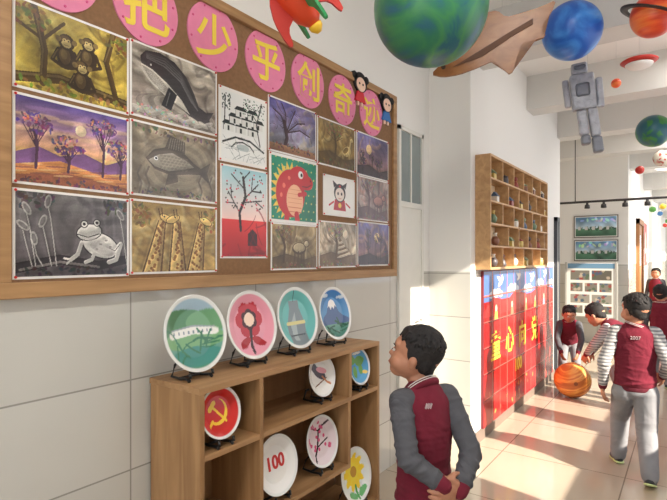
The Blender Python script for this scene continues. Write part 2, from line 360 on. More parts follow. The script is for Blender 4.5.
def art_frog():
    c = Cv(1.4, rgb(118, 112, 114)); c.grad(rgb(70, 64, 68), rgb(140, 136, 136)); c.noise(.22, 6, 6)
    F = rgb(206, 203, 197); K = rgb(42, 38, 42)
    c.swirl(rgb(82, 78, 82), 16, .06, 2, 12, turn=.3, al=.5); c.blur(5); c.flow(.08, 30, 6)
    def L(pts, w, col, al=1.): c.line([(x*.84+.3, y*.84+.03) for x, y in pts], w, col, al)
    def E(x, y, a, b, col, q=0, al=1.): c.ell(x*.84+.3, y*.84+.03, a*.84, b*.84, col, q, al)
    c.line([(0, .1), (.5, .2), (1.0, .12), (1.4, .2)], .12, K); c.line([(.05, .08), (.5, .17), (1.0, .1)], .03, rgb(120, 114, 112)); c.foliage(.7, .06, .7, .06, K, 40, 3, .03); c.foliage(.2, .9, .25, .1, rgb(70, 66, 68), 40, 6, .04); c.foliage(1.25, .9, .2, .1, rgb(70, 66, 68), 30, 7, .04)
    E(.86, .42, .31, .2, K, -.35); E(.86, .42, .29, .18, F, -.35); E(.68, .62, .21, .13, K, .2); E(.68, .62, .19, .115, F, .2)
    for x, y in ((.6, .74), (.8, .77)): E(x, y, .06, .06, K); E(x, y, .045, .045, F); E(x, y, .024, .024, K)
    L([(.5, .58), (.66, .54), (.84, .6)], .014, K); L([(.56, .46), (.5, .28), (.4, .2)], .05, F); L([(.4, .2), (.3, .22)], .025, F); L([(.4, .2), (.34, .14)], .025, F)
    L([(1.05, .32), (1.2, .45), (1.12, .2), (1.0, .16)], .06, F); L([(.95, .4), (1.1, .34), (1.18, .44)], .012, K); L([(.76, .3), (.72, .2), (.62, .16)], .045, F)
    E(.9, .36, .22, .08, rgb(160, 155, 152), -.35, .6); E(.82, .46, .2, .05, rgb(184, 180, 176), -.35, .6)
    for x, y in ((.95, .5), (.86, .44), (1.02, .4), (.8, .36)): E(x, y, .025, .018, rgb(130, 125, 124))
    for x, y, q in ((.12, .8, .5), (.3, .66, -.4), (.2, .45, .2), (.36, .9, -.2), (1.3, .8, .6), (.08, .6, .9)):
        c.line([(x, y-.06), (x+.03, y-.2), (x+.1, .12)], .012, F, .8); c.ell(x, y, .04, .085, F, q, .7); c.ell(x, y, .025, .06, rgb(105, 100, 102), q, .8)
    return fin(c, .97, 5)
def art_giraffe():
    c = sepia(1.4, rgb(172, 140, 78), rgb(112, 82, 40), 12, 8, rgb(214, 188, 124))
    c.foliage(.12, .8, .16, .16, rgb(110, 86, 40), 40, 1); c.foliage(1.3, .8, .14, .2, rgb(110, 86, 40), 40, 2)
    for x0, d, f in ((.3, .16, 1), (.72, -.02, -1), (1.02, .12, 1)):
        c.poly([(x0-.17, -.05), (x0+d-.07, .75), (x0+d+.06, .75), (x0+.15, -.05)], rgb(70, 48, 22)); c.poly([(x0-.14, -.05), (x0+d-.05, .75), (x0+d+.04, .75), (x0+.12, -.05)], rgb(214, 178, 104))
        for k in range(30): c.ell(x0+d*k/31+random.uniform(-.09, .09)*(1-k/45), .0+k*.025, .022, .024, rgb(122, 80, 38), k)
        c.poly([(x0+.06, -.05), (x0+d+.01, .75), (x0+d+.06, .75), (x0+.15, -.05)], rgb(90, 62, 30), .4)
        hx = x0+d; c.ell(hx+.07*f, .78, .125, .062, rgb(70, 48, 22), -.4*f); c.ell(hx+.07*f, .78, .11, .05, rgb(214, 178, 104), -.4*f); c.line([(hx, .82), (hx-.01, .93)], .018, rgb(70, 48, 22)); c.line([(hx-.04, .81), (hx-.06, .92)], .018, rgb(70, 48, 22)); c.ell(hx+.03*f, .81, .014, .014, DK)
    return fin(c, .97, 6)
def art_village():
    c = Cv(.95, rgb(232, 233, 230)); K = rgb(44, 50, 50); r = random.Random(1)
    for b in range(3):
        y0 = .42+.12*b; x0 = .06+.12*b
        for q in range(3-b//2):
            x = x0+q*.25; c.poly([(x, y0), (x+.2, y0), (x+.2, y0+.1), (x, y0+.1)], rgb(222, 222, 218)); c.poly([(x-.03, y0+.09), (x+.03, y0+.15), (x+.18, y0+.15), (x+.24, y0+.09)], K); c.m((abs(c.X-x-.1) < .02) & (abs(c.Y-y0-.04) < .035), K); c.line([(x, y0), (x, y0+.1)], .008, K)
    c.line([(.05, .25), (.3, .35), (.6, .34), (.9, .22)], .03, K); c.line([(.22, .2), (.3, .27), (.45, .3), (.6, .26), (.68, .2)], .02, K); c.ell(.45, .22, .13, .05, rgb(180, 190, 190))
    c.line([(.82, .3), (.74, .6), (.85, .95)], .022, K); c.line([(.76, .65), (.5, .88)], .015, K); c.line([(.08, .5), (.1, .9)], .02, K)
    for i in range(90): c.ell(r.uniform(.45, .92), r.uniform(.72, .96), .012, .009, K if i % 3 else rgb(70, 120, 90))
    for i in range(40): c.ell(r.uniform(.03, .2), r.uniform(.72, .94), .012, .012, rgb(60, 70, 66))
    c.swirl(rgb(120, 130, 130), 26, .005, 3, 8, (.05, .9, .03, .25), .05)
    return c.border(.02, WH)
def art_redtree():
    c = Cv(.75, (0, 0, 0)); c.grad(rgb(238, 190, 178), rgb(160, 204, 212), .35, 1); c.grad(rgb(150, 22, 28), rgb(208, 48, 46), 0, .42); K = rgb(40, 18, 22); c.noise(.08, 9, 2)
    c.line([(.3, .3), (.28, .5), (.38, .68), (.34, .9)], .04, K)
    for a, b in (((.28, .5), (.1, .72)), ((.36, .66), (.6, .85)), ((.35, .78), (.15, .92)), ((.36, .62), (.66, .66)), ((.2, .6), (.06, .6)), ((.5, .76), (.66, .76)), ((.34, .88), (.45, .98)), ((.15, .66), (.14, .8)), ((.48, .75), (.5, .92)), ((.55, .65), (.68, .58))): c.line([a, b], .016, K)
    r = random.Random(4)
    for i in range(60): c.ell(r.uniform(.05, .7), r.uniform(.52, .97), .012, .01, rgb(196, 50, 70) if i % 2 else K)
    c.poly([(.42, .12), (.42, .26), (.5, .32), (.58, .26), (.58, .12)], rgb(60, 20, 25)); c.swirl(rgb(110, 10, 20), 14, .02, 5, 8, (0, .75, .02, .4), .1, .5); return c
def art_dino():
    c = Cv(1.12, rgb(28, 126, 98)); c.noise(.08, 9, 3); Rr = rgb(190, 40, 46); O = rgb(238, 178, 140); Yl = rgb(230, 196, 80)
    for j in range(8):
        for i in range(9): c.ell(.06+.13*i+.06*(j % 2), .06+.13*j, .014, .014, rgb(200, 206, 110))
    for i in range(14):
        a = R(40+i*15.5); cx, cy = .46, .46
        c.poly([(cx+.33*math.cos(a-.14), cy+.36*math.sin(a-.14)), (cx+.47*math.cos(a), cy+.48*math.sin(a)), (cx+.33*math.cos(a+.14), cy+.36*math.sin(a+.14))], Yl)
    c.ell(.46, .44, .34, .37, Rr); c.ell(.66, .70, .25, .19, Rr); c.ell(.84, .65, .17, .12, Rr); c.ell(.56, .34, .2, .25, O)
    for i in range(6): c.line([(.40, .16+i*.07), (.72, .16+i*.07)], .008, rgb(200, 110, 80))
    c.ell(.70, .76, .06, .062, WH); c.ell(.72, .76, .028, .03, DK); c.line([(.74, .58), (.86, .58), (.97, .63)], .014, DK); c.ell(.95, .69, .013, .016, DK)
    c.line([(.38, .12), (.36, .03)], .11, Rr); c.line([(.60, .12), (.62, .03)], .11, Rr); c.line([(.66, .44), (.82, .47)], .07, Rr); c.ell(.3, .55, .035, .04, rgb(230, 110, 90)); c.ell(.24, .4, .03, .035, rgb(230, 110, 90)); c.ell(.42, .68, .03, .03, rgb(230, 110, 90))
    return c.border(.02, WH)
def art_smallbadge():
    c = Cv(1.35, rgb(236, 234, 228)); K = rgb(50, 42, 48); Rd = rgb(186, 46, 54)
    c.poly([(.40, .12), (.46, .42), (.90, .42), (.96, .12)], Rd); c.ell(.68, .60, .26, .25, K); c.ell(.68, .56, .20, .18, rgb(228, 214, 202)); c.poly([(.42, .72), (.36, .92), (.56, .82)], K); c.poly([(.94, .72), (1.0, .92), (.80, .82)], K)
    c.ell(.60, .58, .035, .045, K); c.ell(.76, .58, .035, .045, K); c.line([(.62, .46), (.68, .44), (.74, .46)], .014, Rd); c.ell(.68, .78, .05, .03, Rd)
    for q in range(5): c.line([(.50+.09*q, .14), (.52+.08*q, .38)], .012, K)
    c.ell(.68, .26, .07, .07, rgb(230, 190, 80)); c.line([(.40, .34), (.22, .24)], .05, Rd); c.line([(.96, .34), (1.14, .24)], .05, Rd); return c
def art_bluetree():
    c = Cv(1.4, (0, 0, 0)); c.grad(rgb(160, 160, 160), rgb(96, 90, 150)); c.noise(.2, 7, 9); c.swirl(rgb(140, 120, 150), 16, .08, 2, 12, turn=.2, al=.5); c.swirl(rgb(196, 180, 160), 10, .06, 5, 12, turn=.2, al=.5); c.blur(5); c.flow(.08, 32, 3)
    K = rgb(58, 42, 50); c.line([(.4, 0), (.5, .3), (.42, .6)], .1, K)
    for e in ((.1, .8), (.35, .95), (.75, .9), (1.05, .7), (1.2, .45)): c.line([(.48, .4), ((.48+e[0])/2+.05, (.4+e[1])/2+.1), e], .03, K)
    c.swirl(K, 20, .012, 7, 6, (.1, 1.25, .45, .95), .3, .8); c.grad(rgb(132, 92, 70), rgb(176, 130, 96), 0, .14); c.foliage(.7, .12, .7, .06, rgb(100, 72, 66), 40, 3, .03); return fin(c, .95, 7)
def art_sunset(seed):
    c = Cv(1.4, (0, 0, 0)); c.grad(rgb(130, 88, 74), rgb(108, 104, 156)); c.noise(.18, 8, seed); c.swirl(rgb(180, 144, 132), 14, .07, seed, 12, turn=.2, al=.5); c.blur(5); c.flow(.06, 32, seed); r = random.Random(seed); c.ell(r.uniform(.5, 1.1), .66, .12, .12, rgb(232, 200, 150))
    c.poly([(0, 0), (0, .2), (.5, .28), (1, .16), (1.4, .26), (1.4, 0)], rgb(62, 48, 54))
    for i in range(6):
        x = r.uniform(.1, 1.3); y = r.uniform(.3, .75); c.line([(x, 0), (x+r.uniform(-.05, .05), y)], .03, rgb(52, 42, 48)); c.foliage(x, y, .12, .12, rgb(72, 58, 70), 24, i+seed, .03)
    return fin(c, 1., seed)

# ------------------------------------------------------------------ ROOM
DW = -1.70; DP = -1.36; H = 3.3
TILE = rgb(203, 201, 194); GR = rgb(154, 151, 144); PAINT = rgb(232, 230, 225)
mW = tilemat('wall_tiles_side', (1, 2), .66, .335, .24, 0.01, TILE, GR, PAINT, 1.345, rough=.06)
mWx = tilemat('wall_tiles_cross', (0, 2), .60, .335, .1, 0.01, TILE, GR, PAINT, 1.345, rough=.06)
mCeil = mat('ceiling_paint', rgb(238, 236, 231), .85, noise=.02, scale=2)
mFloor = tilemat('floor_tiles', (0, 1), .8, .8, .35, .2, rgb(180, 166, 148), rgb(132, 120, 104), rough=.09, gw=.008, var=.04)
def S(o, label=None): o['kind'] = 'structure'; return o
S(box('floor', (-5, -3, -.1), (1.6, 27, 0), mFloor))
S(box('ceiling', (-5, -3, H), (1.6, 27, H+.1), mCeil))
S(box('wall_left', (DW-.15, -3, 0), (DW, 3.7, H), mW))
S(box('wall_pier', (DW-.15, 3.7, 0), (DP, 6.75, H), mWx))
S(box('wall_lobby_near', (-4.9, 6.75, 0), (DP, 6.9, H), mWx))
S(box('wall_lobby_side', (-5, 3.7, 0), (-4.9, 9.6, H), mW))
S(box('wall_lobby_far', (-4.9, 9.6, 0), (-.84, 9.75, H), mWx))
S(box('wall_far_left', (-.99, 9.75, 0), (-.84, 25, H), mW))
S(box('wall_end', (-1, 25, 0), (1.6, 25.15, H), mWx))
XR = 1.3
rb = [((XR, -3, 0), (XR+.15, 27, 1.0)), ((XR, -3, 2.85), (XR+.15, 27, H)), ((XR, -3, 1.0), (XR+.15, 2.75, 2.85))]  # unseen wall; its near stretch is kept solid to block the sun
for y in (3.55, 5.05, 5.55): rb.append(((XR, y, 1.0), (XR+.15, y+.10, 2.85)))  # thin mullions added out of view to streak the sunlight
for y in (4.3,): rb.append(((XR, y, 1.0), (XR+.15, y+.3, 2.85)))
y = 6.3
while y < 26: rb.append(((XR, y, 1.0), (XR+.15, y+.35, 2.85))); y += 2.6
S(boxes('wall_right', rb, mW))
mBeam = mat('beam_paint', rgb(212, 210, 205), .85, noise=.02, scale=2)
n = 1
for yb in (3.72, 5.3, 6.75, 8.2, 9.8, 12.9, 16.0, 19.1, 22.2):
    S(box('trim_%d' % n, (DW if yb < 4 else (DP if yb < 6 else (-4.9 if yb < 9 else -.84)), yb, 2.96), (XR, yb+.26, H), mBeam)); n += 1
S(box('trim_%d' % n, (DP, 3.7, 0), (DP+.012, 6.75, .09), mat('skirting', rgb(120, 105, 95), .5))); n += 1
mWhite = mat('door_white', rgb(222, 220, 212), .45, noise=.02); mGrey = mat('frame_grey', rgb(178, 177, 171), .4, noise=.03)
mGlass = mat('window_glass', rgb(128, 140, 140), .08, noise=.1, scale=3, coat=.5)
d = root('door_1', (DW, 3.36, 0), R(90)); d['kind'] = 'structure'
boxes('door_frame', [((-.20, -.02, 0), (-.17, 0, 2.4)), ((.17, -.02, 0), (.20, 0, 2.4)), ((-.20, -.02, 2.37), (.20, 0, 2.4)), ((-.17, -.02, 1.82), (.17, 0, 1.86))], mWhite, d)
box('door_leaf', (-.17, -.01, 0), (.17, 0, 1.82), mWhite, d)
box('glass_pane', (-.17, -.006, 1.86), (.17, -.002, 2.37), mGlass, d)
boxes('glazing_bar', [((-.008, -.014, 1.86), (.008, -.006, 2.37))], mWhite, d)
tube('door_handle', [(.12, -.01, .98), (.12, -.04, .98), (.05, -.045, .98)], .008, mat('steel', rgb(180, 180, 180), .3, .9, 0), d)
d = root('door_2', (DP, 6.62, 0), R(90)); d['kind'] = 'structure'
boxes('door_frame', [((-.07, -.04, 0), (-.04, 0, 1.95)), ((.04, -.04, 0), (.07, 0, 1.95)), ((-.07, -.04, 1.9), (.07, 0, 1.95))], mat('dark_frame', rgb(60, 64, 72), .4), d)
box('door_leaf', (-.04, -.03, 0), (.04, 0, 1.9), mGrey, d)
d = root('door_3', (-.84, 11.6, 0), R(90)); d['kind'] = 'structure'
mDoorW = wood('brown_door_wood', rgb(140, 92, 52), rgb(176, 124, 76), 2, 3)
boxes('door_frame', [((-.55, -.06, 0), (-.47, 0, 2.2)), ((.47, -.06, 0), (.55, 0, 2.2)), ((-.55, -.06, 2.1), (.55, 0, 2.2))], mDoorW, d)
box('door_leaf', (-.47, -.03, 0), (.47, 0, 2.1), mDoorW, d); box('glass_pane', (-.2, -.036, 1.3), (.2, -.03, 1.9), mGlass, d)

# ------------------------------------------------------------------ NOTICE BOARD
mFrame = wood('board_frame_wood', rgb(146, 108, 68), rgb(180, 140, 96), 0, 5)
mCork = mat('cork', rgb(132, 98, 68), .9, noise=.12, scale=60)
B0, B1, BZ0, BZ1 = .62, 3.10, 1.325, 2.575
bd = root('notice_board', (DW, B0, BZ0), R(90), 'long cork notice board with light wooden frame on the tiled wall', 'notice board')
LB = B1-B0; HB = BZ1-BZ0
box('cork_panel', (.03, -.018, .03), (LB-.03, 0, HB-.03), mCork, bd)
bm = bmesh.new()
for a, b in (((0, -.035, 0), (LB, 0, .05)), ((0, -.035, HB-.045), (LB, 0, HB)), ((0, -.035, .05), (.045, 0, HB-.045)), ((LB-.045, -.035, .05), (LB, 0, HB-.045))): add_box(bm, a, b, .003)
bmobj('frame', bm, mFrame, bd)
mPaper = mat('white_paper', rgb(232, 230, 226), .7, noise=.02)
mPin = mat('red_pin', rgb(205, 45, 40), .35, noise=0)
pinme = None
def picture(cv, y0, y1, z0, z1, label, margin=.008, group='drawings pinned on the notice board', tilt=0):
    global pinme
    z0 -= .006; z1 += .006
    w, h = y1-y0, z1-z0
    r = root('pinned_drawing', (DW+.018, (y0+y1)/2, (z0+z1)/2), 0, label, 'drawing', group, rot=(0, R(tilt), R(90)))
    box('paper_sheet', (-w/2, -.002, -h/2), (w/2, 0, h/2), mPaper, r)
    painted('drawing_print', cv, w-2*margin, h-2*margin, r, y=-.0028, rough=.25)
    for sx in (-1, 1):
        for sz in (-1, 1):
            if pinme is None:
                bm = bmesh.new(); sphere_bm(bm, Matrix.Diagonal((.0045, .004, .0045, 1)), 2); o = bmobj('push_pin', bm, mPin, r, True); pinme = o.data
            else: o = bpy.data.objects.new('push_pin', pinme); link(o, r)
            o.location = (sx*(w/2-.008), -.005, sz*(h/2-.007)); o['label'] = 'red push pin'
P = [
 (art_monkeys(), .672, 1.060, 1.98, 2.25, 'yellow-brown sand drawing of three monkeys among trees'),
 (art_whale(), 1.064, 1.480, 1.985, 2.255, 'grey sand drawing of a curving leaping whale'),
 (art_desert(), .672, 1.060, 1.685, 1.955, 'purple and orange drawing of trees in a landscape'),
 (art_fish(), 1.064, 1.480, 1.69, 1.96, 'brown-grey sand drawing of a big fish'),
 (art_frog(), .672, 1.060, 1.39, 1.66, 'dark grey sand drawing of a pale frog'),
 (art_giraffe(), 1.064, 1.480, 1.395, 1.665, 'yellow sand drawing of giraffes with long necks'),
 (art_village(), 1.490, 1.795, 1.885, 2.205, 'white ink drawing of a village with dark roofs'),
 (art_redtree(), 1.500, 1.80, 1.455, 1.862, 'tall painting of a dark tree on red ground'),
 (art_bluetree(), 1.805, 2.19, 1.985, 2.245, 'blue-violet sand drawing of a bare tree'),
 (art_dino(), 1.812, 2.205, 1.635, 1.97, 'green dotted painting of a round red spiky dinosaur'),
 (sepia(1.5, rgb(160, 135, 92), rgb(80, 60, 40), 21, 18, rgb(218, 198, 155), 3), 1.825, 2.20, 1.395, 1.622, 'brown sand drawing of an animal beside a tree'),
 (sepia(1.4, rgb(150, 122, 66), rgb(75, 58, 30), 22, 18, rgb(206, 182, 118), 1), 2.20, 2.585, 1.98, 2.235, 'olive-brown sand drawing of a bird and tree'),
 (art_smallbadge(), 2.255, 2.58, 1.70, 1.92, 'small white drawing of a red and black figure'),
 (sepia(1.4, rgb(190, 174, 150), rgb(100, 78, 58), 23, 16, None, 2), 2.215, 2.60, 1.40, 1.655, 'pale brown sand drawing of waves and a tree'),
 (art_sunset(31), 2.60, 3.0, 1.975, 2.235, 'violet and brown sand drawing of trees at sunset'),
 (sepia(1.4, rgb(165, 146, 138), rgb(85, 60, 64), 33, 16, rgb(190, 135, 124), 3), 2.605, 3.0, 1.695, 1.96, 'reddish-grey sand drawing of an animal by a tree'),
 (art_sunset(35), 2.612, 3.01, 1.405, 1.675, 'blue and brown sand drawing of a forest'),
]
for cv, a, b, c, d_, lb in P: picture(cv, a, b, c, d_, lb)
mPink = mat('pink_card', rgb(222, 128, 162), .6, noise=.04, scale=20)
mYel = mat('yellow_card', rgb(236, 210, 70), .55, noise=.03)
dotme = None
for i, ch in enumerate(['', '把', '少', '乎', '创', '奇', '迹']):
    yc = .805+.328*i
    r = root('lettering_disc', (DW+.018, yc, 2.405 if i < 5 else 2.385), R(90), ('round pink card with a yellow Chinese character on the board' if ch else 'round pink card on the notice board'), 'card', 'pink title cards')
    extrude_poly('pink_card', circ(0, 0, .14, 40, .145), .006, mPink, r)
    if ch: text('character', ch, .205, mYel, r, (0, -.0075, 0), bold=.003)
    for k in range(9):
        a = k*.7+i
        if dotme is None:
            bm = bmesh.new(); bmesh.ops.create_cone(bm, cap_ends=True, segments=10, radius1=.005, radius2=.004, depth=.002, matrix=Matrix.Rotation(R(90), 4, 'X')); o = bmobj('dot_decoration', bm, mat('pink_dots', rgb(208, 70, 125), .5), r); dotme = o.data
        else: o = bpy.data.objects.new('dot_decoration', dotme); link(o, r)
        o.location = (.124*math.cos(a), -.0068, .128*math.sin(a))
mHairP = mat('paper_black', rgb(26, 23, 24), .7)
mHair = bumpy(mat('black_hair', rgb(26, 22, 22), .8, noise=.3, scale=90), 120, .6, .004)
mSkinP = mat('paper_skin', rgb(236, 198, 175), .7)
for yc, zc, cc, lb in ((2.625, 2.485, rgb(200, 40, 50), 'paper cut-out girl with dark hair and red dress'), (2.955, 2.44, rgb(50, 110, 175), 'paper cut-out child with dark hair and blue clothes')):
    r = root('paper_cutout_child', (DW+.0245, yc, zc), R(90), lb, 'paper decoration', 'paper children on the board'); r.scale = (1.4, 1, 1.2)
    extrude_poly('hair', circ(0, .045, .052, 24), .012, mHairP, r)
    extrude_poly('hair_bun', circ(-.048, .070, .02, 14), .012, mHairP, r); extrude_poly('hair_bun', circ(.048, .070, .02, 14), .012, mHairP, r)
    extrude_poly('face', circ(0, .033, .036, 24), .003, mSkinP, r, y0=-.012)
    extrude_poly('eye', circ(-.014, .036, .006, 10), .001, mHairP, r, y0=-.015); extrude_poly('eye', circ(.014, .036, .006, 10), .001, mHairP, r, y0=-.015)
    extrude_poly('dress', [(-.02, .0), (.02, 0), (.042, -.055), (-.042, -.055)], .012, mat('paper_dress_%d' % int(yc*100), cc, .7), r)
    box('leg', (-.022, -.008, -.075), (-.009, 0, -.055), mSkinP, r); box('leg', (.009, -.008, -.075), (.022, 0, -.055), mSkinP, r)

# ------------------------------------------------------------------ DISPLAY UNIT
mOak = wood('shelf_wood', rgb(146, 108, 70), rgb(180, 140, 98), 0, 4)
mOakV = wood('shelf_wood_upright', rgb(144, 106, 68), rgb(178, 138, 94), 2, 4)
mBack = wood('shelf_back_wood', rgb(144, 108, 74), rgb(172, 132, 94), 2, 3)
UY0, UL, UD, UH = 1.155, 1.245, .295, .99
u = root('display_shelf', (DW+.006, UY0, 0), R(90), 'low light-brown wooden display shelf with open compartments', 'shelf')
T = .022
def ubox(nm, x0, x1, z0, z1, m=None, y0=-UD, y1=-.008): return box(nm, (x0, y0, z0), (x1, y1, z1), m or mOak, u, .0015)
ubox('top_panel', 0, UL, UH-T, UH, y1=0)
ubox('side_panel', 0, T, 0, UH-T, mOakV); ubox('side_panel', UL-T, UL, 0, UH-T, mOakV)
ubox('back_panel', T, UL-T, .03, UH-T, mBack, -.008, 0)
ubox('base_panel', T, UL-T, .11, .11+T)
c1, c3 = .30, .955
ubox('divider', c1, c1+T, .11+T, UH-T, mOakV)
ubox('divider', c3-.01, c3-.01+T, .725+T, UH-T, mOakV)
ubox('divider', c3-.02, c3-.02+T, .412, .725, mOakV)
ubox('shelf_board', T, c1, .725, .725+T); ubox('shelf_board', T, c1, .40, .40+T)
ubox('shelf_board', c1+T, UL-T, .725, .725+T)
ubox('shelf_board', c1+T, c3-.02+T, .39, .39+T)

# ---- plates
def plate_art(k):
    c = Cv(1, WH, 150)
    if k == 'lake':
        c.grad(rgb(86, 150, 118), rgb(150, 180, 200)); c.noise(.05, 9, 1); c.ell(.5, .95, .6, .25, rgb(165, 190, 205)); c.ell(.35, .62, .5, .2, rgb(84, 134, 96)); c.ell(.75, .64, .35, .16, rgb(110, 160, 118)); c.ell(.5, .42, .5, .13, rgb(120, 170, 120)); c.line([(.16, .5), (.5, .54), (.84, .5)], .1, rgb(232, 232, 226)); c.line([(.16, .56), (.5, .6), (.84, .56)], .02, rgb(150, 160, 165))
        for i in range(9): c.m((abs(c.X-.2-.075*i) < .012) & (abs(c.Y-.52) < .022), rgb(110, 130, 140))
        c.ell(.5, .2, .42, .13, rgb(70, 140, 130)); c.swirl(rgb(60, 120, 90), 16, .02, 2, 7, (.1, .9, .2, .42), .2); c.blur(1)
    elif k == 'flower':
        c.a[:] = rgb(226, 152, 168)
        for i in range(6): a = i*1.047; c.ell(.5+.15*math.cos(a), .58+.15*math.sin(a), .12, .12, rgb(186, 48, 62))
        for i in range(6): a = i*1.047+.5; c.ell(.5+.09*math.cos(a), .58+.09*math.sin(a), .07, .07, rgb(70, 30, 40))
        c.ell(.5, .58, .1, .1, rgb(242, 212, 190)); c.line([(.5, .42), (.48, .1)], .05, rgb(60, 45, 50)); c.ell(.36, .25, .13, .06, rgb(170, 40, 50), .5); c.ell(.63, .25, .13, .06, rgb(170, 40, 50), -.5)
    elif k == 'vase':
        c.a[:] = rgb(104, 178, 174); c.poly([(.3, .06), (.7, .06), (.72, .4), (.62, .66), (.62, .78), (.38, .78), (.38, .66), (.28, .4)], rgb(120, 132, 138)); c.poly([(.4, .14), (.5, .14), (.5, .6), (.36, .4)], rgb(158, 170, 172)); c.line([(.5, .78), (.5, .94)], .02, rgb(70, 80, 85)); c.line([(.29, .42), (.71, .42)], .05, rgb(215, 205, 140)); c.line([(.33, .22), (.67, .22)], .02, rgb(70, 80, 85))
    elif k == 'mountain':
        c.grad(rgb(110, 165, 195), rgb(60, 120, 185)); c.ell(.25, .85, .14, .035, rgb(200, 215, 225)); c.ell(.78, .8, .12, .03, rgb(200, 215, 225)); c.poly([(-.05, .3), (.3, .52), (.42, .74), (.5, .78), (.58, .74), (.7, .52), (1.05, .3)], rgb(74, 98, 140)); c.poly([(.36, .62), (.42, .74), (.5, .78), (.58, .74), (.64, .62), (.59, .65), (.55, .58), (.5, .64), (.45, .57), (.41, .65)], WH); c.grad(rgb(50, 110, 100), rgb(96, 150, 130), 0, .3); c.swirl(rgb(40, 90, 70), 12, .03, 2, 6, (.1, .9, .1, .28), .1)
    elif k == 'emblem':
        c.a[:] = rgb(200, 38, 34); Yw = rgb(248, 205, 60); Rd = rgb(200, 38, 34)
        c.ell(.49, .51, .25, .25, Yw); c.ell(.455, .55, .225, .225, Rd)
        c.m((c.X < .36) & (c.Y > .36) & (c.X+c.Y < 1.5), Rd); c.m((c.Y > .74) & (c.X < .47), Rd)
        c.line([(.345, .355), (.27, .27)], .055, Yw)
        c.line([(.38, .62), (.68, .30)], .048, Yw); c.line([(.31, .58), (.42, .69)], .095, Yw)
    elif k == 'bird':
        c.ell(.5, .55, .26, .12, rgb(60, 45, 60), -.6); c.ell(.34, .7, .1, .1, rgb(60, 45, 60)); c.ell(.6, .6, .2, .07, rgb(225, 150, 160), -.3); c.line([(.25, .25), (.75, .4)], .03, rgb(120, 80, 60)); c.line([(.6, .45), (.8, .25)], .05, rgb(190, 120, 80))
    elif k == 'map':
        c.a[:] = rgb(90, 160, 205); G = rgb(110, 165, 90); c.ell(.3, .68, .17, .12, G); c.ell(.38, .36, .09, .16, G); c.ell(.64, .62, .2, .14, G); c.ell(.66, .4, .1, .14, G); c.ell(.8, .3, .07, .05, rgb(230, 200, 110)); c.ell(.5, .85, .2, .04, WH)
    elif k == 'blossom':
        c.a[:] = rgb(222, 205, 208); c.line([(.2, .1), (.4, .4), (.5, .7), (.8, .85)], .05, rgb(60, 40, 45)); c.line([(.4, .4), (.75, .5)], .03, rgb(60, 40, 45)); c.line([(.5, .7), (.25, .8)], .03, rgb(60, 40, 45)); r = random.Random(9)
        for i in range(22): c.ell(r.uniform(.15, .85), r.uniform(.3, .9), .035, .035, rgb(205, 85, 120))
    elif k == 'sun':
        c.a[:] = rgb(225, 228, 222); c.ell(.5, .55, .26, .26, rgb(238, 212, 60))
        for i in range(10): a = i*.628; c.ell(.5+.25*math.cos(a), .55+.25*math.sin(a), .1, .06, rgb(240, 205, 50), a)
        c.ell(.5, .55, .1, .1, rgb(190, 140, 50)); c.line([(.5, .3), (.5, .05)], .05, rgb(70, 150, 70)); c.ell(.35, .16, .14, .06, rgb(80, 160, 80), -.4); c.ell(.66, .16, .14, .06, rgb(80, 160, 80), .4)
    c.m(np.hypot(c.X-.5, c.Y-.5) > .455, rgb(226, 226, 222)); return c
mStand = mat('black_plastic', rgb(28, 26, 26), .35, noise=0)
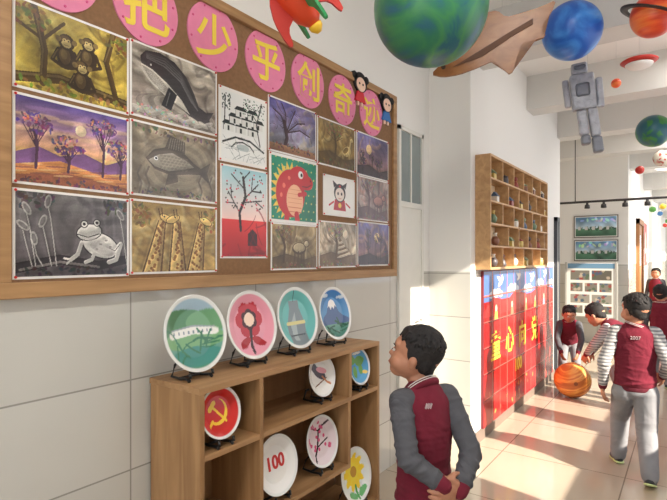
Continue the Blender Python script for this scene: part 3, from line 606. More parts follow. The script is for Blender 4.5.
def plate(k, yw, zbase, rad, label, xw=-1.55, tx=None, spin=0):
    lift = .028; tilt = R(12)
    r = root('decorated_plate', (xw, yw, zbase+lift+rad*math.cos(tilt)), 0, label, 'plate', 'painted plates on the display shelf', rot=(-tilt, 0, R(90+spin)))
    cv = plate_art(k); qs = [i*.04 for i in range(17)]+[.68, .72, .76, .80, .84, .88, .92, .96, .985, 1]
    def yy(q): return 0 if q < .62 else -.0215*min(1, ((q-.62)/.36))**.8
    prof = [(q, yy(q)) for q in qs]+[(.99, -.017), (.8, -.005), (.66, .008), (.55, .012), (.0, .012)]
    NS = 160; V = []; C = []; nf = len(qs)
    for pi, (q, y_) in enumerate(prof):
        for s in range(NS):
            a = s*2*math.pi/NS; V.append((q*rad*math.cos(a), y_, q*rad*math.sin(a)))
            C.append(cv.sample(.5+.5*q*math.cos(a), .5+.5*q*math.sin(a)) if pi < nf else rgb(232, 231, 227))
    F = [(i*NS+s, i*NS+(s+1) % NS, (i+1)*NS+(s+1) % NS, (i+1)*NS+s) for i in range(len(prof)-1) for s in range(NS)]
    o = meshobj('plate_dish', V, F, paintmat(.18), r, smooth=True); setcols(o.data, C)
    n_ = 110; V = []; F = []; C = []; idx = {}
    for j in range(n_):
        for i in range(n_):
            a, b = -1+2*i/(n_-1), -1+2*j/(n_-1)
            if a*a+b*b <= 1: idx[(i, j)] = len(V); V.append((a*rad*.62, -.0008, b*rad*.62)); C.append(cv.sample(.5+a*.31, .5+b*.31))
    for (i, j) in idx:
        q = [(i, j), (i+1, j), (i+1, j+1), (i, j+1)]
        if all(t in idx for t in q): F.append([idx[t] for t in q])
    o = meshobj('painted_motif', V, F, paintmat(.18), r); setcols(o.data, C)
    if k == 'hundred': text('lettering', '100', rad*.62, mat('red_paint', rgb(200, 45, 40), .4), r, (rad*.06, -.0025, rad*.08), bold=.002)
    s = root('plate_easel', (xw, yw, zbase), R(90+spin), 'small black plastic easel holding a painted plate', 'plate stand', 'plate stands')
    for sx in (-1, 1):
        w = rad*.36*sx
        tube('easel_leg', [(w, -.045, .034), (w, -.05, .018), (w, -.035, .012), (w*.95, .01, .006), (w*.8, .075, .006), (w*.7, .062, .05), (w*.5, rad*.35*math.sin(tilt)+.04, rad*.55)], .0055, mStand, s)
        tube('easel_foot', [(w, -.03, .012), (w, -.045, .005)], .006, mStand, s)
    tube('cross_bar', [(-rad*.36, .02, .007), (rad*.36, .02, .007)], .005, mStand, s)
PT = UH
plate('lake', 1.245, PT, .147, 'white plate painted with a green lakeside landscape', -1.545)
plate('flower', 1.545, PT, .147, 'white plate with pink ground and red flower', -1.545)
plate('vase', 1.85, PT, .147, 'white plate with a teal ground and grey vase', -1.545)
plate('mountain', 2.16, PT, .14, 'white plate painted with a blue snow-topped mountain', -1.545)
plate('emblem', 1.279, .747, .097, 'red plate with a yellow hammer and sickle emblem', -1.447)
plate('bird', 1.955, .747, .103, 'white plate painted with a dark and pink bird', -1.48)
plate('map', 2.25, .747, .098, 'plate painted as a blue and green world map', -1.453)
plate('hundred', 1.606, .412, .125, 'white plate with the red number 100', -1.455)
plate('blossom', 1.945, .412, .122, 'pale pink plate painted with a blossoming dark branch', -1.47)
plate('sun', 2.232, .132, .14, 'white plate painted with a yellow sunflower', -1.46)

# ------------------------------------------------------------------ WALL CUBBY SHELF
CY0, CY1, CZ0, CZ1, CD = 3.80, 5.68, 1.36, 2.25, .12
LC = CY1-CY0; HC = CZ1-CZ0
mCub = wood('cubby_wood', rgb(172, 132, 88), rgb(204, 164, 116), 0, 4); mCubB = wood('cubby_back', rgb(212, 190, 158), rgb(228, 208, 178), 0, 2)
cb = root('wall_cubby_shelf', (DP, CY0, CZ0), R(90), 'wooden wall shelf with many small open compartments', 'shelf')
t = .018
boxes('outer_frame', [((0, -CD, 0), (LC, 0, t)), ((0, -CD, HC-t), (LC, 0, HC)), ((0, -CD, t), (t, 0, HC-t)), ((LC-t, -CD, t), (LC, 0, HC-t))], mCub, cb)
box('back_panel', (t, -.006, t), (LC-t, 0, HC-t), mCubB, cb)
rows = 5; cw = LC/6; rh = (HC-t)/rows
for i in range(1, rows): box('shelf_board', (t, -CD, i*rh), (LC-t, -.006, i*rh+.014), mCub, cb)
cells = []
for j in range(rows):
    off = 0 if j % 2 == 0 else cw*.5; xs = [t]+[k*cw+off for k in range(1, 6)]+[LC-t]
    for x in xs[1:-1]: box('divider', (x-.007, -CD, j*rh+.014), (x+.007, -.006, (j+1)*rh), mCub, cb)
    for a, b in zip(xs, xs[1:]): cells.append(((a+b)/2, j*rh+.014))
jc = [rgb(150, 70, 62), rgb(200, 176, 100), rgb(84, 110, 140), rgb(112, 136, 108), rgb(225, 220, 210), rgb(128, 84, 62), rgb(214, 206, 190), rgb(80, 74, 76)]
jm = [mat('craft_paint_%d' % i, c, .4, noise=.05) for i, c in enumerate(jc)]
rr = random.Random(6)
def lathe(name, prof, m, parent, seg=16):
    V = [(q*math.cos(k*2*math.pi/seg), q*math.sin(k*2*math.pi/seg), z) for q, z in prof for k in range(seg)]
    F = [(i*seg+k, i*seg+(k+1) % seg, (i+1)*seg+(k+1) % seg, (i+1)*seg+k) for i in range(len(prof)-1) for k in range(seg)]
    F += [tuple(range(seg))[::-1], tuple(range((len(prof)-1)*seg, len(prof)*seg))]
    return meshobj(name, V, F, m, parent, smooth=True)
for i, (cx, cz) in enumerate(cells):
    if i % 9 == 4: continue
    zb = CZ0+cz+.0005
    if cz < .02: zb = CZ0+.0185
    X = DP+.078; Yw = CY0+cx+rr.uniform(-.03, .05); ty = rr.randrange(4); a = jm[rr.randrange(8)]; b = jm[rr.randrange(8)]
    if ty == 0:
        g = root('clay_vase', (X, Yw, zb), 0, 'small clay vase in a shelf compartment', 'vase', 'clay crafts in the cubby shelf')
        lathe('vase_body', [(.016, 0), (.030, .02), (.034, .045), (.018, .075)], a, g); lathe('vase_neck', [(.018, .075), (.012, .088), (.018, .105)], b, g)
    elif ty == 1:
        g = root('clay_figure', (X, Yw, zb), 0, 'small painted clay figure in a shelf compartment', 'figurine', 'clay crafts in the cubby shelf')
        lathe('figure_body', [(.028, 0), (.030, .02), (.020, .05), (.01, .065)], a, g)
        bm = bmesh.new(); sphere_bm(bm, Matrix.Translation((0, 0, .085)) @ Matrix.Diagonal((.021, .021, .023, 1)), 2); bmobj('figure_head', bm, b, g, True)
    elif ty == 2:
        g = root('craft_jar', (X, Yw, zb), 0, 'small painted jar with lid in a shelf compartment', 'jar', 'clay crafts in the cubby shelf')
        lathe('jar_body', [(.026, 0), (.030, .01), (.030, .05), (.024, .058)], a, g); lathe('jar_lid', [(.028, .0585), (.028, .068), (.01, .072), (.008, .08)], b, g)
    else:
        g = root('clay_house', (X, Yw, zb), 0, 'tiny clay house in a shelf compartment', 'model house', 'clay crafts in the cubby shelf')
        box('house_body', (-.025, -.03, 0), (.025, .03, .05), a, g, .003); V = [(-.03, -.036, .05), (.03, -.036, .05), (.03, .036, .05), (-.03, .036, .05), (0, -.036, .085), (0, .036, .085)]
        meshobj('house_roof', V, [(0, 1, 4), (3, 5, 2), (0, 4, 5, 3), (1, 2, 5, 4), (0, 3, 2, 1)], b, g)

# ------------------------------------------------------------------ MURAL
MY0, MY1, MZ0, MZ1 = 3.93, 6.40, .09, 1.345
ML = MY1-MY0; MH = MZ1-MZ0; asp = ML/MH
cv = Cv(asp, rgb(168, 26, 28), 230); cv.noise(.06, 6, 2)
r_ = random.Random(8)
for i in range(12):
    for j in range(6):
        k_ = (cv.X > i*asp/12) & (cv.X < (i+1)*asp/12) & (cv.Y > j/6) & (cv.Y < (j+1)/6); cv.a[k_] *= r_.uniform(.84, 1.12)
cv.grad(rgb(84, 112, 170), rgb(58, 98, 168), .80, 1); cv.noise(.05, 9, 5)
cv.poly([(0, .74), (.2, .83), (.5, .78), (.7, .85), (1.1, .79), (1.5, .86), (asp, .80), (asp, .7), (0, .7)], rgb(190, 44, 44))
for x, y in ((.15, .84), (.55, .86), (.95, .84), (1.35, .87), (1.75, .85)):
    for q in range(5): cv.ell(x+.05*q, y+.02*(q % 2), .05, .022, rgb(214, 220, 232), 0, .8)
for x, y, s in ((.35, .92, .9), (.8, .94, .7), (1.2, .92, .9), (1.65, .94, .8)):
    cv.ell(x, y, .07*s, .02*s, WH, .4); cv.poly([(x-.02, y), (x+.03, y+.06*s), (x+.07*s, y+.02)], WH); cv.poly([(x-.02, y), (x-.1*s, y+.05*s), (x+.02, y+.03)], WH)
for x, cc in ((.25, rgb(226, 180, 80)), (.62, rgb(210, 120, 90)), (1.0, rgb(90, 140, 90)), (1.3, rgb(226, 180, 80)), (1.6, rgb(120, 150, 180))):
    cv.ell(x, .745, .022, .026, rgb(226, 186, 158)); cv.poly([(x-.024, .725), (x+.024, .725), (x+.04, .66), (x-.04, .66)], cc)
for i in range(18): x = r_.uniform(.05, asp); cv.ell(x, r_.uniform(.04, .2), .02, .012, rgb(206, 90, 70) if i % 2 else rgb(226, 160, 76), r_.uniform(0, 3), .8)
for k in range(1, 6): cv.m(abs(cv.Y-k/6) < .0035, rgb(98, 18, 24)); cv.m(abs(cv.Y-k/6-.007) < .0028, rgb(214, 110, 100))
for k in range(1, 12): cv.m(abs(cv.X-k*asp/12) < .004, rgb(98, 18, 24)); cv.m(abs(cv.X-k*asp/12-.008) < .003, rgb(214, 110, 100))
mu = root('mural_board', (DP+.002, (MY0+MY1)/2, (MZ0+MZ1)/2), R(90), 'red and blue tiled mural board with yellow characters', 'mural')
box('board', (-ML/2, -.02, -MH/2), (ML/2, 0, MH/2), mat('mural_edge', rgb(130, 40, 50), .5), mu)
painted('painted_face', cv, ML-.01, MH-.01, mu, y=-.0208, rough=.22)
mY2 = mat('mural_yellow', rgb(240, 198, 66), .45, noise=.03)
for x, ch in ((-.93, '童'), (-.53, '心'), (-.11, '向'), (.36, '党')): text('lettering', ch, .26, mY2, mu, (x, -.0218, .0), bold=.004, ext=.0006, sx=1.0)
text('lettering', '100', .16, mY2, mu, (-.24, -.0218, -.27), bold=.005, ext=.0006)

# ------------------------------------------------------------------ HANGING PLANETS ETC
mString = mat('clear_string', rgb(210, 210, 205), .4, noise=0)
def string(r, z0, zroot, x=0, y=0): tube('string', [(x, y, z0), (x, y, H-zroot)], .0012, mString, r, seg=5)
def planet(loc, rad, m, label, ring=None, rx=.2):
    r = root('hanging_planet', loc, R(25), label, 'planet decoration', 'planets hanging from the ceiling')
    bm = bmesh.new(); bmesh.ops.create_uvsphere(bm, u_segments=48, v_segments=28, radius=rad)
    for v in bm.verts:
        v.co *= 1+.006*math.sin(v.co.x/rad*5)*math.cos(v.co.y/rad*4)
    bmobj('globe', bm, m, r, True)
    string(r, rad*.99, loc[2])
    if ring:
        bm = bmesh.new(); n_ = 48; ri, ro = rad*1.15, rad*1.5
        lp = [[bm.verts.new((q*math.cos(i*2*math.pi/n_), q*math.sin(i*2*math.pi/n_), z)) for i in range(n_)] for q, z in ((ri, .003), (ro, .003), (ro, -.003), (ri, -.003))]
        for a in range(4):
            for i in range(n_): bm.faces.new((lp[a][i], lp[a][(i+1) % n_], lp[(a+1) % 4][(i+1) % n_], lp[(a+1) % 4][i]))
        o = bmobj('planet_ring', bm, ring, r, True); o.rotation_euler = (R(14), R(rx*100), 0)
    return r
mE1 = planetmat('globe_green', [(.0, rgb(24, 80, 110)), (.40, rgb(34, 100, 116)), (.47, rgb(66, 140, 84)), (.54, rgb(44, 120, 92)), (.6, rgb(36, 100, 120)), (1, rgb(60, 100, 170))], 3.6, (1, 1, 1.3))
mE2 = planetmat('globe_blue', [(.0, rgb(16, 66, 160)), (.45, rgb(26, 92, 186)), (.6, rgb(60, 132, 214)), (1, rgb(170, 200, 225))], 6)
mE3 = planetmat('globe_orange', [(.0, rgb(180, 40, 24)), (.42, rgb(206, 58, 30)), (.52, rgb(228, 88, 40)), (.62, rgb(236, 124, 60)), (1, rgb(190, 44, 26))], 5, (.6, .6, 4), .35, .2)
mE4 = planetmat('globe_earth', [(.0, rgb(25, 75, 110)), (.47, rgb(30, 90, 100)), (.53, rgb(50, 120, 60)), (1, rgb(90, 150, 70))], 9)
mE5 = planetmat('globe_pale', [(.0, rgb(220, 215, 200)), (.48, rgb(225, 220, 205)), (.54, rgb(190, 70, 60)), (1, rgb(100, 140, 80))], 14)
mBlack = mat('ring_dark', rgb(40, 34, 32), .5); mRed = mat('red_gloss', rgb(190, 46, 36), .4, noise=.06)
planet((-.925, 2.03, 2.545), .247, mE1, 'large painted green and blue globe hanging from the ceiling')
planet((-.577, 3.27, 2.81), .168, mE2, 'bright blue painted ball hanging from the ceiling')
planet((-.165, 3.30, 2.80), .118, mE3, 'orange-red ball with a dark ring hanging from the ceiling', mBlack)
planet((-.30, 5.93, 2.72), .158, mE4, 'blue-green painted globe hanging from the ceiling')
planet((-.30, 7.72, 2.74), .10, mE5, 'pale speckled ball hanging from the ceiling')
planet((-.51, 7.25, 2.54), .05, mRed, 'tiny red ball hanging from the ceiling')
planet((-.46, 4.35, 2.78), .035, mE3, 'tiny orange ball hanging from the ceiling')
r = root('flying_saucer', (-.335, 4.70, 3.03), 0, 'white saucer-shaped hanging decoration with red rim', 'saucer decoration')
lathe('saucer_rim', [(.02, -.03), (.12, -.012), (.135, 0), (.12, .01), (.05, .02)], mRed, r, 28); lathe('saucer_dome', [(.075, -.05), (.095, -.035), (.1, -.022), (.05, -.02)], mPaper, r, 28)
string(r, .02, 3.03)
r = root('cardboard_fish', (-.85, 2.63, 2.60), R(20), 'flat brown painted cardboard fish cut-out hanging from the ceiling', 'cut-out decoration')
mBr = planetmat('brown_card', [(0, rgb(104, 62, 30)), (.5, rgb(146, 94, 50)), (1, rgb(172, 120, 70))], 10, (1, 1, 2))
px = [(424, 70), (436, 59), (450, 50), (462, 40), (470, 26), (478, 13), (490, 12), (498, 20), (514, 18), (530, 14), (545, 9), (540, 22), (530, 34), (536, 44), (524, 46), (512, 48), (510, 62), (503, 79), (494, 70), (486, 62), (470, 68), (452, 73), (436, 74)]
extrude_poly('card_body', smoothpoly([((x-485)*.0052, (40-y)*.0052) for x, y in px], 1), .014, mBr, r)
extrude_poly('painted_stripe', [(-.2, -.13), (-.05, -.05), (.1, .03), (.2, .08), (.2, .05), (.1, -.0), (-.05, -.09)], .003, mat('dark_brown', rgb(92, 56, 30), .6), r, y0=-.0142)
extrude_poly('painted_eye', circ(-.25, -.125, .012, 14), .003, mat('dark_eye_brown', rgb(50, 34, 24), .6), r, y0=-.0142)
string(r, .10, 2.60, .05, -.007)
r = root('cardboard_spacecraft', (-.552, 3.66, 2.43), R(14), 'long blocky crinkled silver-grey cardboard figure hanging upright', 'spacecraft decoration'); r.scale = (1.12, 1, 1.05)
mSil = bumpy(mat('silver_card', rgb(166, 168, 175), .42, .3, .15, 25), 30, .9, .015); mDkS = bumpy(mat('dark_silver', rgb(122, 125, 134), .4, .3), 40, .6, .01)
def rb_(nm, a, b, m, rz=0):
    o = box(nm, a, b, m, r, .012); o.rotation_euler = (0, R(rz), 0); return o
rb_('nose_block', (-.065, -.035, .226), (.02, .035, .295), mSil, -5); rb_('upper_hull', (-.08, -.035, .0), (.05, .035, .225), mSil, -5)
rb_('side_panel', (.052, -.018, .0), (.09, .018, .19), mSil, -4); rb_('side_panel', (-.118, -.018, .03), (-.082, .018, .21), mSil, -6)
rb_('lower_hull', (-.06, -.03, -.16), (-.008, .03, .0), mSil, -7); rb_('lower_hull', (-.002, -.03, -.18), (.05, .03, .0), mSil, -7)
rb_('tail_block', (-.058, -.035, -.22), (-.008, .03, -.161), mDkS, -7); rb_('tail_block', (-.002, -.035, -.28), (.052, .03, -.181), mDkS, -7)
rb_('window_strip', (-.055, -.041, .25), (.01, -.0355, .275), mDkS, -5); rb_('hatch_panel', (-.055, -.041, .08), (.02, -.0355, .16), mDkS, -5)
string(r, .28, 2.445)
r = root('toy_rocket', (-1.24, 1.42, 2.50), 0, 'rounded orange-red rocket with curved green and red fins hanging', 'rocket decoration'); r.scale = (1.2,)*3
mGrn = mat('green_gloss', rgb(40, 140, 80), .4); mOr = mat('orange_gloss', rgb(232, 110, 45), .4); mRO = mat('orange_red_gloss', rgb(220, 72, 38), .35, noise=.05)
def rp(o): o.rotation_euler = (R(14), R(-38), R(40)); return o
rp(lathe('rocket_body', [(.02, -.16), (.045, -.13), (.062, -.07), (.066, 0), (.058, .06), (.036, .11), (.01, .135)], mRO, r, 28))
rp(lathe('body_band', [(.0655, -.02), (.0672, -.01), (.0672, .015), (.065, .025)], mOr, r, 28)); rp(lathe('rocket_tail', [(.008, -.19), (.022, -.175), (.024, -.161)], mat('tail_yellow', rgb(238, 190, 50), .4), r, 20))
for k in range(4):
    bm = bmesh.new(); a = k*1.5708+.1
    pts = smoothpoly([(.055, -.01), (.085, -.03), (.11, -.09), (.115, -.17), (.10, -.18), (.085, -.13), (.045, -.11)], 1); nn = len(pts)
    f = [bm.verts.new((x, -.005, z)) for x, z in pts]; g = [bm.verts.new((x, .005, z)) for x, z in pts]
    bm.faces.new(f); bm.faces.new(g[::-1])
    for i in range(nn): bm.faces.new((f[i], g[i], g[(i+1) % nn], f[(i+1) % nn]))
    bmesh.ops.rotate(bm, verts=bm.verts, cent=(0, 0, 0), matrix=Matrix.Rotation(a, 3, 'Z')); rp(bmobj('fin', bm, mGrn if k % 2 else mRed, r))
tube('string', [(0, 0, .03), (0, 0, (H-2.50)/1.2)], .0012, mString, r, 5)

# ------------------------------------------------------------------ CEILING LAMPS
mTube = mat('lamp_tube', rgb(255, 248, 235), .4, noise=0, emit=3)
def lamp(x, y, power):
    r = root('ceiling_tube_fill_lamp', (x, y, H), 0, 'white tube lamp fixed to the ceiling, near ones added as fill light', 'ceiling lamp', 'corridor ceiling lamps')
    boxes('lamp_housing', [((-.05, -.6, -.04), (.05, .6, 0))], mWhite, r)
    tube('lamp_tube', [(0, -.57, -.06), (0, .57, -.06)], .016, mTube, r)
    L = bpy.data.lights.new('lamp_light', 'AREA'); L.shape = 'RECTANGLE'; L.size = .1; L.size_y = 1.15; L.energy = power; L.color = (1, .97, .92)
    o = bpy.data.objects.new('lamp_light', L); link(o, r); o.location = (0, 0, -.09)
for x, y, p in ((-.2, -.9, 28), (-.2, 1.3, 22), (0.0, 4.6, 7), (0.0, 7.5, 18), (.1, 11.2, 30), (.1, 14.6, 32), (.1, 17.7, 32)): lamp(x, y, p)  # near lamps are added out of view to fill the foreground
for x, y in ((-.62, 8.8), (-.45, 11.9), (-.45, 14.0)):
    r = root('round_ceiling_lamp', (x, y, H), 0, 'small round white ceiling lamp', 'ceiling lamp', 'round ceiling lamps')
    lathe('lamp_base', [(.16, 0), (.16, -.03), (.14, -.035)], mGrey, r, 28); lathe('lamp_dome', [(.14, -.035), (.13, -.07), (.08, -.1), (.02, -.11)], mat('lamp_glass', rgb(250, 248, 240), .3, noise=0, emit=.9), r, 28)

# ------------------------------------------------------------------ FAR LOBBY
def framed(x0, x1, z0, z1, k):
    r = root('framed_photo', ((x0+x1)/2, 9.598, (z0+z1)/2), 0, 'wide framed blue-green landscape photo on the wall', 'framed photo', 'framed photos in the lobby')
    w, h = x1-x0, z1-z0
    box('frame', (-w/2, -.02, -h/2), (w/2, 0, h/2), mat('photo_frame', rgb(90, 85, 80), .4), r)
    c = Cv(w/h, WH, 80); c.grad(rgb(60, 100, 80), rgb(90, 135, 105), 0, .4); c.grad(rgb(190, 206, 214), rgb(96, 146, 190), .4, 1); c.noise(.15, 12, k); c.foliage(w/h*.5, .4, w/h*.5, .08, rgb(50, 84, 60), 50, k, .05); c.foliage(w/h*.5, .8, w/h*.5, .1, rgb(214, 222, 226), 16, k+3, .09, .6)
    for q in range(5): x = .2+q*.3; c.m((abs(c.X-x) < .06) & (c.Y > .34) & (c.Y < .5), rgb(200, 200, 196))
    c.border(.03, WH); painted('photo_print', c, w-.03, h-.03, r, y=-.021)
for x0, x1, z0, z1, k in ((-1.66, -.98, 1.80, 2.18, 1), (-1.66, -.98, 1.40, 1.76, 2)): framed(x0, x1, z0, z1, k)
r = root('display_stand', (-1.34, 9.2, 0), 0, 'white folding display stand covered with photos', 'display stand')
for sx in (-1, 1):
    box('stand_post', (sx*.375-.015, -.02, .02), (sx*.375+.015, .02, 1.38), mGrey, r); box('stand_foot', (sx*.375-.04, -.2, 0), (sx*.375+.04, .2, .02), mGrey, r)
c = Cv(.8, rgb(235, 234, 228), 110); r_ = random.Random(3)
c.m(c.Y > .9, rgb(110, 150, 180))
for (x0, x1, y0, y1) in ((.05, .38, .68, .87), (.42, .75, .68, .87), (.05, .26, .46, .63), (.3, .51, .46, .63), (.55, .75, .46, .63), (.05, .38, .24, .41), (.42, .75, .24, .41), (.05, .26, .05, .2), (.3, .51, .05, .2), (.55, .75, .05, .2)):
    k_ = (c.X > x0) & (c.X < x1) & (c.Y > y0) & (c.Y < y1); q0 = r_.randint(90, 160); c.m(k_, rgb(q0, q0-4, q0-14))
    for q in range(10): x, y = r_.uniform(x0, x1), r_.uniform(y0, y1); c.m(k_ & (np.hypot(c.X-x, c.Y-y) < .03), [rgb(150, 60, 56), rgb(70, 90, 120), rgb(196, 180, 160), rgb(80, 100, 76)][q % 4], .8)
box('stand_board', (-.36, -.012, .48), (.36, .012, 1.37), mPaper, r); painted('photo_sheet', c, .70, .87, r, y=-.013, z0=.49)
for yw, col_, k in ((13.4, rgb(190, 60, 50), 4), (15.8, rgb(90, 130, 170), 5)):
    r = root('wall_poster', (-.84, yw, 1.75), R(90), 'colourful poster on the corridor wall', 'poster', 'posters along the far corridor')
    c = Cv(.8, col_, 50); c.noise(.2, 9, k); c.ell(.4, .55, .2, .25, rgb(230, 215, 190)); box('poster_sheet', (-.45, -.01, -.5), (.45, 0, .5), mPaper, r); painted('poster_print', c, .86, .96, r, y=-.011)
for yw in (14.6, 18.8):
    S(box('trim_%d' % n, (-.84, yw, 0), (-.76, yw+.35, 2.96), mWx)); n += 1
r = root('overhead_rail', (0, 7.6, 2.22), 0, 'thin dark rail spanning the corridor with small spotlights', 'rail')
mSteel = mat('dark_rail', rgb(70, 68, 68), .4, .5, 0)
tube('pipe', [(-2.6, 0, 0), (1.29, 0, 0)], .016, mSteel, r)
for x in (-1.3, .2): tube('hanger_rod', [(x, 0, .016), (x, 0, H-2.22)], .006, mSteel, r)
for x in (-1.15, -.95, -.7, -.45):
    o = lathe('spotlight', [(.016, 0), (.016, -.02), (.032, -.03), (.036, -.075), (.02, -.08)], mSteel, r); o.location = (x, 0, -.016)
oc = [rgb(90, 160, 70), rgb(235, 200, 60), rgb(205, 60, 50), rgb(70, 130, 190)]
for i in range(8):
    x, y, z = -.55+.12*(i % 3), 10.6+i*.9, 2.32+.12*(i % 2)
    r = root('hanging_ornament', (x, y, z), 0, 'small coloured paper lantern hanging on a string', 'ornament', 'paper lanterns in the far corridor')
    m_ = mat('ornament_%d' % (i % 4), oc[i % 4], .5)
    lathe('lantern_body', [(.02, -.05), (.05, -.03), (.055, 0), (.05, .03), (.02, .05)], m_, r, 12); string(r, .05, z)
w = root('window_1', (0, 25, 0), 0); w['kind'] = 'structure'
boxes('window_frame', [((-.75, -.04, .9), (-.7, 0, 2.5)), ((.7, -.04, .9), (.75, 0, 2.5)), ((-.7, -.04, .9), (.7, 0, .95)), ((-.7, -.04, 2.45), (.7, 0, 2.5)), ((-.02, -.04, .95), (.02, 0, 2.45))], mGrey, w)
box('glass_pane', (-.7, -.012, .95), (.7, -.004, 2.45), mat('sky_pane', rgb(225, 235, 245), .2, noise=0, emit=1.), w)

# ------------------------------------------------------------------ BALL ON FLOOR
r = root('painted_ball', (-1.0, 5.69, 0), 0, 'orange ball with brown and yellow bands standing on the floor', 'ball', rot=(0, 0, R(20)))
mBall = planetmat('ball_paint', [(0, rgb(140, 78, 40)), (.40, rgb(176, 98, 44)), (.48, rgb(210, 126, 54)), (.54, rgb(228, 168, 84)), (.6, rgb(200, 112, 48)), (1, rgb(150, 84, 44))], 5, (.5, .5, 4), .4, .3)
bm = bmesh.new(); bmesh.ops.create_uvsphere(bm, u_segments=48, v_segments=32, radius=.18)
o = bmobj('ball_shell', bm, mBall, r, True); o.location = (0, 0, .18); o.rotation_euler = (R(22), R(-18), 0)
extrude_poly('painted_spot', circ(0, 0, .02, 14), .002, mat('spot_brown', rgb(120, 66, 36), .5), r, y0=-.179).location = (0, 0, .18)

# ------------------------------------------------------------------ PEOPLE
mSkin = mat('skin', rgb(178, 124, 96), .55, noise=.05, scale=30)
mBurg = bumpy(mat('burgundy_fleece', rgb(108, 22, 42), .95, noise=.07, scale=25), 7, .7, .035)
mSlv = bumpy(mat('grey_sleeve', rgb(80, 80, 85), .95, noise=.05, scale=25), 9, .75, .035)
mSlvL = bumpy(stripemat('striped_sleeve', rgb(190, 188, 186), rgb(124, 124, 128), 14), 9, .5, .02)
mTrou = bumpy(mat('grey_trousers', rgb(132, 132, 136), .9, noise=.05, scale=20), 6, .6, .03)
mCloW = mat('white_trim', rgb(214, 210, 206), .7, noise=.02); mFaint = mat('faded_lettering', rgb(190, 168, 170), .8, noise=.02)
mShoe = mat('shoe_dark', rgb(52, 54, 62), .5, noise=.1); mSole = mat('shoe_sole', rgb(200, 215, 150), .6, noise=.03)
mEyeW = mat('eye_white', rgb(225, 220, 215), .3, noise=0); mIris = mat('iris', rgb(30, 20, 16), .2, noise=0); mLip = mat('lips', rgb(158, 94, 82), .5, noise=0)
def basis(x, y, z, c):
    M = Matrix.Identity(4)
    for i in range(3): M[i][0] = x[i]; M[i][1] = y[i]; M[i][2] = z[i]; M[i][3] = c[i]
    return M
def align(d, ref):
    d = Vector(d).normalized(); x = Vector(ref)-d*Vector(ref).dot(d)
    if x.length < 1e-4: x = Vector((0, 1, 0)).cross(d)
    x.normalize(); return x, d.cross(x), d
def cap(a, ra, b, rb): return ('c', Vector(a), ra, Vector(b), rb)
def ell(M): return ('e', M)
def el(c, r, rot=None): return ('e', Matrix.Translation(c) @ (rot.to_4x4() if rot else Matrix.Identity(4)) @ Matrix.Diagonal((*r, 1)))
def puffs(a, ra, b, rb, n, amp, seed=0):
    """soft cloth folds: flattened, tilted discs around a limb"""
    rr = random.Random(seed); a = Vector(a); b = Vector(b); out = []
    for k in range(n):
        t = (k+.5)/n+rr.uniform(-.05, .05); c = a.lerp(b, t); q = ra*(1-t)+rb*t+amp*rr.uniform(.4, 1.2)
        x, y, z = align((b-a).normalized()+Vector((rr.uniform(-.5, .5), rr.uniform(-.5, .5), rr.uniform(-.5, .5))), (1, .2, .1))
        out.append(ell(basis(x, y, z, c) @ Matrix.Diagonal((q, q, .014, 1))))
    return out
def blob(name, prims, vox, m, parent, smooth=4):
    bm = bmesh.new()
    for p in prims:
        if p[0] == 'e': sphere_bm(bm, p[1], 3)
        else:
            _, a, ra, b, rb = p
            sphere_bm(bm, Matrix.Translation(a) @ Matrix.Diagonal((ra, ra, ra, 1)), 2); sphere_bm(bm, Matrix.Translation(b) @ Matrix.Diagonal((rb, rb, rb, 1)), 2)
            d = b-a
            if d.length > 1e-4:
                x, y, z = align(d, (1, .1, .05)); bmesh.ops.create_cone(bm, cap_ends=True, segments=20 if ra > .01 else 8, radius1=ra, radius2=rb, depth=d.length, matrix=basis(x, y, z, (a+b)/2))
    me = bpy.data.meshes.new('tmp'); bm.to_mesh(me); bm.free(); o = bpy.data.objects.new('tmp', me); COL.objects.link(o)
    md = o.modifiers.new('r', 'REMESH'); md.mode = 'VOXEL'; md.voxel_size = vox; md.use_smooth_shade = True
    if smooth: s_ = o.modifiers.new('s', 'SMOOTH'); s_.iterations = smooth; s_.factor = .5
    dg = bpy.context.evaluated_depsgraph_get(); dg.update(); nm = bpy.data.meshes.new_from_object(o.evaluated_get(dg))
    bpy.data.objects.remove(o); nm.materials.clear(); nm.materials.append(m)
    for p in nm.polygons: p.use_smooth = True
    n_ = bpy.data.objects.new(name, nm); link(n_, parent); return n_
def hand(w, d, n, side, curl=.5):
    s, n2, d = align(d, Vector(d).cross(Vector(n))); n = Vector(n)-d*Vector(n).dot(d); n.normalize(); s = d.cross(n).normalized()
    w = Vector(w); P_ = [cap(w-d*.02, .019, w+d*.012, .019), ell(basis(s, n, d, w+d*.037) @ Matrix.Diagonal((.031, .013, .036, 1)))]
    for i, (o_, L) in enumerate(((-.026, .046), (-.0088, .054), (.0088, .058), (.026, .052))):
        b = w+d*.062+s*o_*side; k = curl*(1+.1*i); d1 = (d*math.cos(k*.6)+n*math.sin(k*.6)+s*o_*2*side).normalized(); m1 = b+d1*L*.5; d2 = d*math.cos(k*1.6)+n*math.sin(k*1.6)+s*o_*1.5*side; e = m1+d2*L*.5
        P_ += [cap(b-d*.012, .0082, m1, .0076), cap(m1, .0076, e, .0064)]
    b = w+d*.018+s*.024*side; m1 = b+(s*side*.8+d*.7+n*.35)*.022; e = m1+(d+s*side*.35+n*.4).normalized()*.028
    P_ += [cap(b, .011, m1, .0092), cap(m1, .009, e, .0074)]
    return P_
